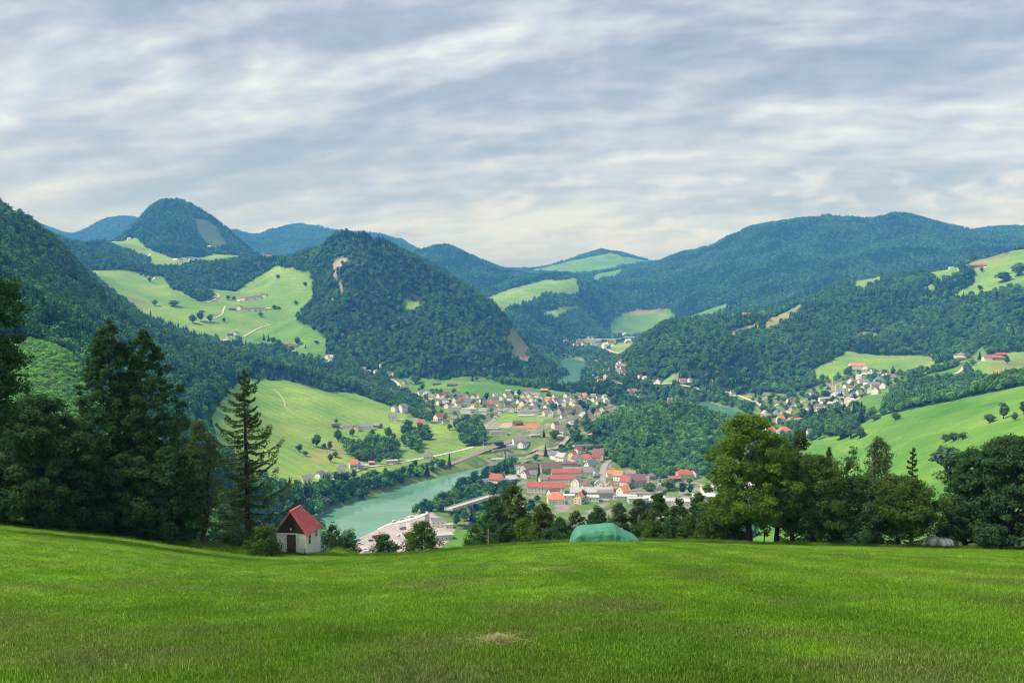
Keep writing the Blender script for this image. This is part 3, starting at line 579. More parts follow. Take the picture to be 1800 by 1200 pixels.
extra('scattered through the middle of the upper village', 26, [(745,696),(800,692),(860,696),(960,700),(1060,696),(1062,720),(990,722),(900,728),(830,722),(770,716)], 1250, 2000)
extra('scattered in the lanes of the right village', 18, [(1360,735),(1400,712),(1450,700),(1500,668),(1560,655),(1572,665),(1520,695),(1450,722),(1400,748)], 1200, 2100)
extra('scattered in the far village by the river', 14, [(1030,640),(1100,636),(1104,664),(1070,682),(1040,664)], 1900, 3100, False, 5)
extra('scattered in the lower village', 9, [(905,822),(1000,800),(1060,830),(1150,850),(1150,880),(1000,880),(960,880),(900,840)], 850, 1300, True, 9)
extra('near the far works', 8, [(1000,600),(1040,594),(1060,612),(1030,612)], 2700, 4500, False, 5)
for i_, h_ in enumerate(HOUSES):
    if h_['noun'] == 'house' and h_['kind'] == 'gable':
        h_['W'] *= .86; h_['H'] *= 1.15
        if abs(h_['rot']) < 25 and i_ % 2: h_['rot'] += 38
for h_ in HOUSES: h_['pos'] = hit(h_['px'], h_['py'], h_['ya'], h_['yb'])
HMASK = near_mask([h_['pos'][:2] for h_ in HOUSES], [max(h_['W'], h_['D'])*.5+3 for h_ in HOUSES], [max(h_['W'], h_['D'])*.5+16 for h_ in HOUSES])
# ============================================================= WOODS (uncountable), river, haze
rng = np.random.default_rng(7)
def leafmat(name, tints=True, dark=(.022,.045,.014), light=(.075,.14,.035), tr=.0, vary=True):
    m = bpy.data.materials.new(name); m.use_nodes = True; N, M_, VM, MIX, RAMP = nodes(m.node_tree)
    lf = N('ShaderNodeAttribute', attribute_name='leaf').outputs['Fac']     # random value of each leaf clump
    c = RAMP(lf, (0, dark), (1, light))
    if tints:
        it = N('ShaderNodeAttribute', attribute_name='tint'); it.attribute_type = 'INSTANCER'
        c = MIX(1.0, c, it.outputs['Color'], 'MULTIPLY')
    b = N('ShaderNodeBsdfDiffuse', i_Color=c, i_Roughness=.5)
    out = b.outputs[0]
    if tr:
        t = N('ShaderNodeBsdfTranslucent', i_Color=MIX(1.0, c, (1.2, 1.25, .55), 'MULTIPLY'))
        out = N('ShaderNodeMixShader', i_0=tr, i_1=out, i_2=t.outputs[0]).outputs[0]
    N('ShaderNodeOutputMaterial', i_Surface=out); return m
def quads(centers, normals, size, rng, aspect=1.0):
    n = len(centers)
    nrm = normals/np.maximum(np.linalg.norm(normals, axis=1, keepdims=True), 1e-6)
    r = rng.normal(size=(n, 3)); t = np.cross(nrm, r); t /= np.maximum(np.linalg.norm(t, axis=1, keepdims=True), 1e-6)
    b = np.cross(nrm, t)
    s = np.asarray(size).reshape(-1, 1)*np.ones((n, 1))
    a = t*s; b = b*s*aspect
    v = np.stack([centers-a, centers-b*.7, centers+a, centers+b*.7], 1).reshape(-1, 3)
    f = np.arange(4*n).reshape(n, 4); return v, f
def broad_proto(seed, n=170):
    r = np.random.default_rng(seed)
    # unit tree: height 1, crown from .12 to 1, radius ~.36
    lobes = []
    for k in range(9):
        a = r.uniform(0, 2*np.pi); h = r.uniform(.32, .86); rr = (.20*(1-abs(h-.55)*1.1))
        lobes.append((rr*math.cos(a), rr*math.sin(a), h, r.uniform(.13, .2)))
    lobes.append((0, 0, .82, .17)); lobes.append((0, 0, .5, .25))
    V, Fc, L = [], [], []
    c = []; nn = []
    for (x, y, z, R) in lobes:
        k = int(n/len(lobes)*(R/.17)**2)
        d = r.normal(size=(k, 3)); d /= np.linalg.norm(d, axis=1, keepdims=True)
        d[:, 2] = np.where(d[:, 2] < -.3, -d[:, 2], d[:, 2])
        c.append(np.array([x, y, z])+d*R*r.uniform(.8, 1.1, (k, 1))); nn.append(d+np.array([0,0,.35])+r.normal(size=(k, 3))*.3)
    c = np.concatenate(c); nn = np.concatenate(nn)
    v, f = quads(c, nn, r.uniform(.045, .075, len(c)), r)
    leaf = r.uniform(0, 1, len(c))
    # solid core so that the crown is dense
    cv, cf = ico(2); cv = cv*np.array([.2, .2, .33])*(1+.25*r.normal(size=(len(cv), 1))*.5)+np.array([0, 0, .55])
    cf = np.concatenate([cf, cf[:, 2:3]], 1)
    return v, f, np.repeat(leaf, 4), cv, cf
def fir_proto(seed):
    r = np.random.default_rng(seed); c = []; nn = []; sz = []
    for i in range(15):
        h = .1+.88*(i/15); R = .19*(1-h)**.85+.012; k = max(3, int(14*(1-h))+2)
        a = r.uniform(0, 2*np.pi, k); rr = R*r.uniform(.55, 1.1, k)
        c.append(np.stack([rr*np.cos(a), rr*np.sin(a), np.full(k, h)-rr*.35+r.uniform(-.015, .015, k)], 1))
        nn.append(np.stack([np.cos(a)*.6, np.sin(a)*.6, np.full(k, .8)], 1)+r.normal(size=(k, 3))*.2); sz.append(np.full(k, .018+R*.36))
    c = np.concatenate(c); nn = np.concatenate(nn); sz = np.concatenate(sz)
    v, f = quads(c, nn, sz, r, .8); leaf = r.uniform(0, .8, len(c))
    k = 7; a = np.linspace(0, 2*np.pi, k, endpoint=False)
    cv = np.concatenate([np.stack([.12*np.cos(a), .12*np.sin(a), np.full(k, .08)], 1), [[0, 0, 1.0]]])
    cf = np.array([(i, (i+1) % k, k, k) for i in range(k)])
    return v, f, np.repeat(leaf, 4), cv, cf
def ico(sub):
    import bmesh
    bm = bmesh.new(); bmesh.ops.create_icosphere(bm, subdivisions=sub, radius=1)
    v = np.array([x.co[:] for x in bm.verts]); f = np.array([[y.index for y in x.verts] for x in bm.faces]); bm.free(); return v, f
def proto_arrays(protos):
    V, Fq, Ft, L, K = [], [], [], [], []
    off = 0
    for k, (v, f, l, cv, cf) in enumerate(protos):
        V.append(v); Fq.append(f+off); L.append(l); K.append(np.full(len(v), k+1)); off += len(v)
        V.append(cv); Ft.append(cf[:, :3]+off); L.append(np.full(len(cv), .12)); K.append(np.full(len(cv), k+1)); off += len(cv)
    return V, Fq, Ft, L, K
WOODMAT = leafmat("woodland foliage", dark=(.032,.100,.036), light=(.128,.305,.078))
PROTOS = [broad_proto(1), broad_proto(2), broad_proto(3), broad_proto(4, 210), fir_proto(5), fir_proto(6)]
def gn_tree(nk, name='scatter'):
    ng = bpy.data.node_groups.new(name, 'GeometryNodeTree')
    ng.interface.new_socket('Geometry', in_out='INPUT', socket_type='NodeSocketGeometry')
    ng.interface.new_socket('Geometry', in_out='OUTPUT', socket_type='NodeSocketGeometry')
    Nn = ng.nodes; L = ng.links
    gi = Nn.new('NodeGroupInput'); go = Nn.new('NodeGroupOutput')
    def named(nm, ty='FLOAT'):
        n = Nn.new('GeometryNodeInputNamedAttribute'); n.data_type = ty; n.inputs[0].default_value = nm; return n.outputs[0]
    def cmp_(v):
        n = Nn.new('FunctionNodeCompare'); n.data_type = 'INT'; n.operation = 'EQUAL'
        ins = [i for i in n.inputs if i.type == 'INT']; L.new(named('proto', 'INT'), ins[0]); ins[1].default_value = v
        return n.outputs[0]
    g2i = Nn.new('GeometryNodeGeometryToInstance')
    seps = []
    for k in range(nk):
        s = Nn.new('GeometryNodeSeparateGeometry'); s.domain = 'POINT'; L.new(gi.outputs[0], s.inputs[0]); L.new(cmp_(k+1), s.inputs[1]); seps.append(s)
    # Geometry to Instance makes one instance per link; multi-input order is last-linked first
    for s in reversed(seps): L.new(s.outputs[0], g2i.inputs[0])
    pt = Nn.new('GeometryNodeSeparateGeometry'); pt.domain = 'POINT'; L.new(gi.outputs[0], pt.inputs[0]); L.new(cmp_(0), pt.inputs[1])
    iop = Nn.new('GeometryNodeInstanceOnPoints'); L.new(pt.outputs[0], iop.inputs['Points']); L.new(g2i.outputs[0], iop.inputs['Instance'])
    iop.inputs['Pick Instance'].default_value = True
    L.new(named('pick', 'INT'), iop.inputs['Instance Index'])
    L.new(named('scl', 'FLOAT_VECTOR'), iop.inputs['Scale'])
    rot = Nn.new('FunctionNodeEulerToRotation') if hasattr(bpy.types, 'FunctionNodeEulerToRotation') else None
    if rot: L.new(named('rot', 'FLOAT_VECTOR'), rot.inputs[0]); L.new(rot.outputs[0], iop.inputs['Rotation'])
    else: L.new(named('rot', 'FLOAT_VECTOR'), iop.inputs['Rotation'])
    L.new(iop.outputs[0], go.inputs[0]); return ng
def scatter(name, pts, scl, rotz, pick, tint, protos, material, label, cat, tilt=0, group=None):
    V, Fq, Ft, Lf, K = proto_arrays(protos); npv = sum(len(v) for v in V)
    allv = np.concatenate(V+[pts]); n = len(pts)
    faces = [list(x) for f in Fq for x in f]+[list(x) for f in Ft for x in f]
    o = mesh_obj(name, allv, faces, material)
    me = o.data
    def att(nm, ty, arr, key='value'):
        a = me.attributes.new(nm, ty, 'POINT'); a.data.foreach_set(key, arr.ravel())
    att('proto', 'INT', np.concatenate(K+[np.zeros(n)]).astype(np.int32))
    att('leaf', 'FLOAT', np.concatenate([np.asarray(x, float) for pair in zip(Lf[0::2], Lf[1::2]) for x in pair]+[np.zeros(n)]).astype(np.float32))
    z = np.zeros(npv)
    att('pick', 'INT', np.r_[z, pick].astype(np.int32))
    att('scl', 'FLOAT_VECTOR', np.concatenate([np.ones((npv, 3)), scl]).astype(np.float32), 'vector')
    rr = np.zeros((n, 3)); rr[:, 2] = rotz
    if tilt: rr[:, :2] = rng.normal(size=(n, 2))*tilt
    att('rot', 'FLOAT_VECTOR', np.concatenate([np.zeros((npv, 3)), rr]).astype(np.float32), 'vector')
    att('tint', 'FLOAT_COLOR', np.concatenate([np.ones((npv, 4)), np.c_[tint, np.ones(n)]]).astype(np.float32), 'color')
    md = o.modifiers.new('scatter', 'NODES'); md.node_group = gn_tree(len(protos), name+' scatter')
    tag(o, label, cat, group, 'stuff'); return o
# candidate points on the wooded ground
area_c = (np.gradient(Yg, axis=0)*np.gradient(Xg, axis=1))
srun = np.maximum.accumulate(Zg/Yg, axis=0)
vis = ((Zg+38)/Yg > srun) & (np.abs(U2) < .80)
spacing = np.interp(Yg, [300, 1000, 2000, 3000, 4500, 7000, 9000], [7.5, 9.5, 11.5, 12.5, 12.5, 15, 19])
dens = 1/spacing**2
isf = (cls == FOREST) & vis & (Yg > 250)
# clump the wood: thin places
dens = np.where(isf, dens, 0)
# riverside and village trees
bankm = (cls == LOW) & vis & (riverdist > 1.5) & (riverdist < 22) & (Yg < 3500)
dens = np.where(bankm, 1/8.5**2, dens)
dens = np.where((riverdist > 1.5) & (riverdist < 27) & (PXg < 925) & (Yg > 860) & (Yg < 1350) & (PYg < 900), 1/7.5**2, dens)
# woods on the flat: regions given by outline
def wood(poly, ya, yb, sp):
    global dens
    m = inpoly(PXg, PYg, poly) & (Yg > ya) & (Yg < yb) & (riverdist > 1.5) & vis
    dens = np.where(m, 1/sp**2, dens); return m
def clear(poly, ya, yb):
    global dens
    m = inpoly(PXg, PYg, poly) & (Yg > ya) & (Yg < yb); dens = np.where(m, 0, dens)
LOWm = (cls == LOW)
dens = np.where(LOWm & vis & (riverdist > 22), np.clip(.007*(fbm(Xg/38, Yg/38, 91, 3)+.12), 0, .006), dens)
wood([(530,912),(560,866),(620,842),(700,834),(780,815),(850,797),(858,812),(780,834),(700,854),(640,876),(575,900)], 850, 1300, 7.5)
wood([(1000,1000),(790,905),(790,850),(860,818),(880,835),(905,850),(850,905)], 700, 1100, 7.5)
wood([(575,640),(640,640),(690,676),(765,722),(765,748),(700,722),(640,690),(600,688)], 1350, 2250, 8)
wood([(795,742),(845,738),(853,782),(815,788)], 1000, 1500, 8)
wood([(925,625),(985,600),(985,680),(930,672)], 2100, 3300, 12)
wood([(1010,640),(1060,640),(1075,660),(1060,690),(1010,680)], 1900, 2900, 13)
wood([(985,590),(1050,612),(1100,640),(1080,650),(1030,632),(985,630)], 2400, 3900, 15)
wood([(1040,686),(1110,662),(1160,685),(1300,712),(1310,728),(1230,715),(1160,722),(1095,720),(1060,700)], 1500, 2200, 9)
wood([(1062,806),(1078,742),(1120,712),(1200,697),(1282,735),(1302,800),(1235,838),(1130,840)], 1030, 1600, 6.6)
wood([(990,770),(1080,740),(1080,800),(1040,792)], 1050, 1400, 11)
wood([(880,668),(1060,690),(1060,698),(940,682),(880,675)], 1850, 2400, 8)
wood([(600,795),(640,775),(700,790),(700,815),(640,818)], 950, 1300, 10)
wood([(700,755),(760,765),(735,800),(705,780)], 950, 1500, 10)
wood([(780,838),(800,860),(760,895),(700,905),(690,915),(640,935),(650,940),(760,905),(800,900),(810,880)], 760, 1000, 8)
va = inpoly(PXg, PYg, [(1330,705),(1430,680),(1490,650),(1600,650),(1595,678),(1520,700),(1512,738),(1440,790),(1380,815),(1330,800)]) & (Yg > 1150) & (Yg < 2000)
dens = np.where(va & vis & (cls != PAST), 1/23.0**2, dens)
wood([(1420,700),(1500,690),(1530,668),(1570,655),(1560,675),(1520,695),(1450,720)], 1300, 1950, 11)
wood([(1380,750),(1430,730),(1512,738),(1500,765),(1460,768),(1400,780)], 1000, 1500, 8)
wood([(1550,710),(1580,690),(1650,672),(1720,668),(1850,662),(1850,672),(1700,702),(1570,725)], 1150, 1700, 7)
clear([(-300,590),(60,590),(140,620),(170,700),(150,900),(-300,900)], 200, 580)
clear([(380,700),(3000,700),(3000,1400),(380,1400)], 90, 690)
clear([(590,985),(640,930),(720,905),(770,900),(800,930),(800,960),(740,985)], 680, 900)
clear([(690,700),(780,690),(905,705),(1070,695),(1090,740),(960,790),(860,760),(780,745),(700,745)], 1200, 1900) if False else None
# tennis, pitch and station yard stay open
clear([(840,742),(980,735),(1010,745),(960,790),(900,800),(780,840),(760,830),(860,780)], 1000, 1600)
clear([(880,790),(930,780),(1000,770),(1000,790),(900,815)], 1000, 1400)
dens = np.where(HMASK, 0, dens)
slp = np.hypot(np.gradient(Zg, axis=0)/np.gradient(Yg, axis=0), np.gradient(Zg, axis=1)/np.gradient(Xg, axis=1))
num = dens*np.abs(area_c)*np.minimum(np.sqrt(1+(1.6*slp)**2), 3)
tot = num.sum()
k = rng.poisson(num)
jj, ii = np.nonzero(k); reps = k[jj, ii]
jj = np.repeat(jj, reps); ii = np.repeat(ii, reps); n = len(jj)
du = (uu[1]-uu[0]); dv = (vv[1]-vv[0])
su = uu[ii]+rng.uniform(-.5, .5, n)*du; sv = vv[jj]+rng.uniform(-.5, .5, n)*dv
sY = np.exp(sv); sX = su*sY; sZ = ground_z(sX, sY)
scls = cls[jj, ii]
con = fbm(sX/260, sY/260, 55, 3)+.35*rng.normal(size=n)*.6     # conifer share follows the ground
conif = con > np.interp(sY, [3000, 4200], [.22, -.05])
sp_loc = np.interp(sY, [300, 1000, 2000, 3000, 4500, 7000, 9000], [7.5, 9.5, 11.5, 12.5, 12.5, 15, 19])
h = rng.uniform(.55, 1.3, n)*(1+.25*fbm(sX/70, sY/70, 99, 2))*np.interp(sY, [300, 1500, 5000, 8000], [12.5, 15, 17, 20])
h = np.where(conif, h*1.15, h)
wdt = np.where(conif, h*rng.uniform(.8, 1.1, n)*1.15, np.maximum(h*rng.uniform(.85, 1.2, n), sp_loc*1.75))
h = np.where(scls == LOW, h*.75, h); wdt = np.where(scls == LOW, wdt*.85, wdt)
knob = (sX/sY > .10) & (sX/sY < .28) & (sY < 1620) & (sY > 1030); conif &= ~knob
br = np.where(knob, 1.12, 1.0)*rng.uniform(.6, 1.4, n)*(1+.5*fbm(sX/140, sY/140, 77, 3))
tint = np.stack([br*rng.uniform(.85, 1.2, n), br, br*rng.uniform(.85, 1.1, n)], 1)
tint *= np.where(conif[:, None], np.array([.30, .44, .54]), np.array([1.0, 1.0, 1.0]))
lite = (rng.uniform(size=n) < .10) & ~conif; tint[lite] *= np.array([1.5, 1.35, .95])
conif &= ~((scls == LOW) & (rng.uniform(size=n) < .7))
pick = np.where(conif, rng.integers(4, 6, n), rng.integers(0, 4, n))
REG = [("forest", "dense mixed forest down the near hillside on the left", (sX/sY < -.19) & (sY < 2080) & ~((scls == LOW))),
       ("forest", "dark woods round the domed mountain and the pastures of the side valley", (sX/sY < -.225) & (sY >= 2080) & (sY < 5200)),
       ("forest", "dense forest covering the steep rocky hill in the middle", (sX/sY >= -.27) & (sX/sY < .06) & (sY >= 2080) & (sY < 3300) & ~((scls == LOW))),
       ("forest", "broadleaf wood covering the rounded knob beside the village", (sX/sY > .10) & (sX/sY < .28) & (sY < 1620) & (sY > 1030)),
       ("forest", "mixed forest over the long hillside on the right", (sX/sY >= .12) & (sY >= 1620) & (sY < 3600)),
       ("forest", "blue distant forest on the far mountains", (sY >= 3300)),
       ("forest", "strip of woods along the top of the bright right-hand field", (sX/sY > .3) & (sY < 1620)),
       ("forest", "trees along the river banks and between the village gardens", sY > 0)]
done = np.zeros(n, bool)
for nm, lb, m in REG:
    m = m & ~done; done |= m
    if not m.any(): continue
    scatter(nm, np.stack([sX, sY, sZ-.4], 1)[m], np.stack([wdt, wdt, h], 1)[m], rng.uniform(0, 6.28, m.sum()), pick[m], tint[m], PROTOS, WOODMAT, lb, 'forest')
print('TREES', n)
# shrubs of the overgrown clearing
msh = (cls == SHRUB); num = np.where(msh, 1/2.2**2, 0)*np.abs(area_c); k = rng.poisson(num); jj, ii = np.nonzero(k); reps = k[jj, ii]; jj = np.repeat(jj, reps); ii = np.repeat(ii, reps); ns = len(jj)
bY = np.exp(vv[jj]+rng.uniform(-.5, .5, ns)*dv); bX = (uu[ii]+rng.uniform(-.5, .5, ns)*du)*bY; bZ = ground_z(bX, bY)
hh = rng.uniform(1.0, 3.0, ns); ww = hh*rng.uniform(1.2, 2.2, ns); bt = rng.uniform(.8, 1.3, ns)*(1+.4*fbm(bX/25, bY/25, 5, 3))
scatter('shrubs', np.stack([bX, bY, bZ-.3], 1), np.stack([ww, ww, hh], 1), rng.uniform(0, 6, ns), rng.integers(0, 4, ns), np.stack([bt*2.7, bt*2.3, bt*1.9], 1), PROTOS[:4], WOODMAT,
        'light green thicket of low shrubs in the clearing on the left slope', 'shrubs')
# ---- river
mw = bpy.data.materials.new("river water"); mw.use_nodes = True; N, M_, VM, MIX, RAMP = nodes(mw.node_tree)
pos = N('ShaderNodeNewGeometry').outputs['Position']
big = N('ShaderNodeTexNoise', i_Vector=VM('MULTIPLY', pos, (.006, .02, 0)), i_Scale=1.0, i_Detail=5.0, i_Roughness=.6, i_Distortion=.6).outputs[0]
c = RAMP(big, (.35, (.085, .235, .145)), (.62, (.15, .32, .235)))
b = N('ShaderNodeBsdfPrincipled', i_Roughness=.07); b.inputs['Specular IOR Level'].default_value = .5
mw.node_tree.links.new(c, b.inputs['Base Color'])
rip = N('ShaderNodeTexNoise', i_Vector=pos, i_Scale=.25, i_Detail=5.0, i_Roughness=.6).outputs[0]
rs = RAMP(N('ShaderNodeTexNoise', i_Vector=VM('MULTIPLY', pos, (.010, .013, 0)), i_Scale=1.0, i_Detail=4.0).outputs[0], (.4, .04), (.6, .3))
bn = N('ShaderNodeBump', i_Height=rip, i_Distance=.5); mw.node_tree.links.new(rs, bn.inputs['Strength']); mw.node_tree.links.new(bn.outputs[0], b.inputs['Normal'])
N('ShaderNodeOutputMaterial', i_Surface=b.outputs[0])
rv, rf = [], []
for poly in RIVER_POLYS:
    rf.append(tuple(range(len(rv), len(rv)+len(poly)))); rv += [(x, y, RIV_Z) for x, y in poly]
ro = mesh_obj('river', rv, rf, mw); tag(ro, 'milky green river winding through the valley', kind='structure')
# ---- haze
mh = bpy.data.materials.new("haze"); mh.use_nodes = True; N, M_, VM, MIX, RAMP = nodes(mh.node_tree)
vol = N('ShaderNodeVolumePrincipled'); vol.inputs['Color'].default_value = (.09, .37, .98, 1); vol.inputs['Density'].default_value = 1.4e-4; vol.inputs['Absorption Color'].default_value = (1, 1, 1, 1); vol.inputs['Anisotropy'].default_value = .0
N('ShaderNodeOutputMaterial', i_Volume=vol.outputs[0])
bx0, bx1, by0, by1, bz0, bz1 = -10100, 10100, -300, 10300, -262, 900
hv = [(x, y, z) for z in (bz0, bz1) for y in (by0, by1) for x in (bx0, bx1)]
ho = mesh_obj('haze', hv, [(0,2,3,1),(4,5,7,6),(0,1,5,4),(2,6,7,3),(0,4,6,2),(1,3,7,5)], mh); tag(ho, 'thin blue haze in the valley air', kind='stuff')
# ============================================================= MEADOW
mx = np.linspace(-115, 115, 420); my = np.linspace(-30, 99, 260); MX, MY = np.meshgrid(mx, my)
MZ = ground_z(MX, MY)
mg = bpy.data.materials.new("meadow grass"); mg.use_nodes = True; N, M_, VM, MIX, RAMP = nodes(mg.node_tree)
def grass_color(N, M_, VM, MIX, RAMP):
    pos = N('ShaderNodeNewGeometry').outputs['Position']
    big = N('ShaderNodeTexNoise', i_Vector=pos, i_Scale=.09, i_Detail=4.0, i_Roughness=.55).outputs[0]
    mid = N('ShaderNodeTexNoise', i_Vector=VM('MULTIPLY', pos, (1, .7, 1)), i_Scale=.55, i_Detail=5.0, i_Roughness=.6).outputs[0]
    dry = N('ShaderNodeTexNoise', i_Vector=VM('ADD', pos, (31, 7, 0)), i_Scale=.22, i_Detail=5.0, i_Roughness=.62, i_Distortion=.4).outputs[0]
    c = RAMP(big, (.30, (.095, .205, .019)), (.52, (.125, .262, .023)), (.70, (.16, .30, .032)))
    c = MIX(1.0, c, RAMP(mid, (.3, (.78, .82, .8)), (.7, (1.25, 1.18, 1.1))), 'MULTIPLY')
    # swaths left by the mower run down the slope
    sxy = N('ShaderNodeSeparateXYZ', i_0=pos)
    wv = M_('SINE', M_('ADD', M_('MULTIPLY', sxy.outputs[0], 1.55), M_('MULTIPLY', big, 2.5)))
    fade = N('ShaderNodeMapRange', i_0=sxy.outputs[0], i_1=-6.0, i_2=4.0).outputs[0]
    c = MIX(M_('MULTIPLY', fade, .75), c, MIX(1.0, c, RAMP(M_('ADD', M_('MULTIPLY', wv, .5), .5), (.1, (.94, .96, .96)), (.9, (1.30, 1.22, 1.05))), 'MULTIPLY'))
    near = N('ShaderNodeMapRange', i_0=sxy.outputs[1], i_1=45.0, i_2=12.0).outputs[0]
    c = MIX(M_('MULTIPLY', RAMP(dry, (.47, 0), (.64, 1)), M_('ADD', .25, M_('MULTIPLY', near, .45))), c, (.155, .175, .060))
    return c
c = grass_color(N, M_, VM, MIX, RAMP)
fine = N('ShaderNodeTexNoise', i_Vector=N('ShaderNodeNewGeometry').outputs['Position'], i_Scale=9.0, i_Detail=4.0, i_Roughness=.7).outputs[0]
c = MIX(1.0, c, RAMP(fine, (.3, .62), (.7, 1.15)), 'MULTIPLY')
b = N('ShaderNodeBsdfPrincipled', i_Roughness=1.0); b.inputs['Specular IOR Level'].default_value = 0
mg.node_tree.links.new(c, b.inputs['Base Color'])
N('ShaderNodeOutputMaterial', i_Surface=b.outputs[0])
mo = mesh_obj('meadow', np.stack([MX, MY, MZ], -1).reshape(-1, 3), gridfaces(260, 420), mg, smooth=True)
tag(mo, 'mown green meadow sloping down from the viewer', kind='structure')
# ============================================================= TREES ONE CAN TELL APART
def unit(v): return v/np.maximum(np.linalg.norm(v, axis=-1, keepdims=True), 1e-9)
def tube(paths, sides=6):
    """paths: list of (points Nx3, radii N) -> verts, quad faces of tapered limbs"""
    V, Fq = [], []; off = 0
    for pts, rr in paths:
        pts = np.asarray(pts, float); n = len(pts)
        t = unit(np.gradient(pts, axis=0)); up = np.array([0, 0, 1.]) if abs(t[0][2]) < .9 else np.array([1., 0, 0])
        a = unit(np.cross(t, up)); b = np.cross(t, a)
        th = np.linspace(0, 2*np.pi, sides, endpoint=False)
        ring = (a[:, None]*np.cos(th)[None, :, None]+b[:, None]*np.sin(th)[None, :, None])*np.asarray(rr)[:, None, None]+pts[:, None]
        V.append(ring.reshape(-1, 3))
        i = (np.arange(n-1)[:, None]*sides+np.arange(sides)[None, :]).ravel(); j = (np.arange(n-1)[:, None]*sides+(np.arange(sides)+1)[None, :] % sides).ravel()
        Fq.append(np.stack([i, j, j+sides, i+sides], 1)+off); off += n*sides
    return np.concatenate(V), np.concatenate(Fq)
def leafmesh(name, v, f, leaf, m, parent=None):
    o = mesh_obj(name, v, f, m, parent)
    a = o.data.attributes.new('leaf', 'FLOAT', 'POINT'); a.data.foreach_set('value', np.asarray(leaf, np.float32)); return o
BARK = mat('bark', (.060, .048, .036), .95, .35, 6, .5)
LEAFM = {
 'dark': leafmat('dark broadleaf foliage', False, (.026,.068,.029), (.095,.195,.074), .4),
 'mid': leafmat('green broadleaf foliage', False, (.040,.082,.022), (.125,.205,.046), .4),
 'light': leafmat('yellow green foliage', False, (.060,.125,.022), (.190,.310,.052), .42),
 'needle': leafmat('needle foliage', False, (.035,.078,.026), (.120,.205,.058), .3),
 'bluish': leafmat('dull green foliage', False, (.045,.085,.033), (.130,.200,.075), .38)}
def empty(name, loc, rz=0):
    o = bpy.data.objects.new(name, None); col.objects.link(o); o.location = loc; o.rotation_euler = (0, 0, rz); o.empty_display_size = .5; return o
def prof(t, kind):
    if kind == 'round': return np.sqrt(np.clip(1-((t-.45)/.56)**2, 0, 1))
    if kind == 'spire': return np.clip((1-t)**.58*1.18, 0, 1)
    if kind == 'dome': return np.sqrt(np.clip(1-((t-.25)/.76)**2, 0, 1))
    if kind == 'flat': return np.clip(np.sqrt(np.clip(1-((t-.4)/.62)**2, 0, 1)), 0, 1)
    return np.ones_like(t)
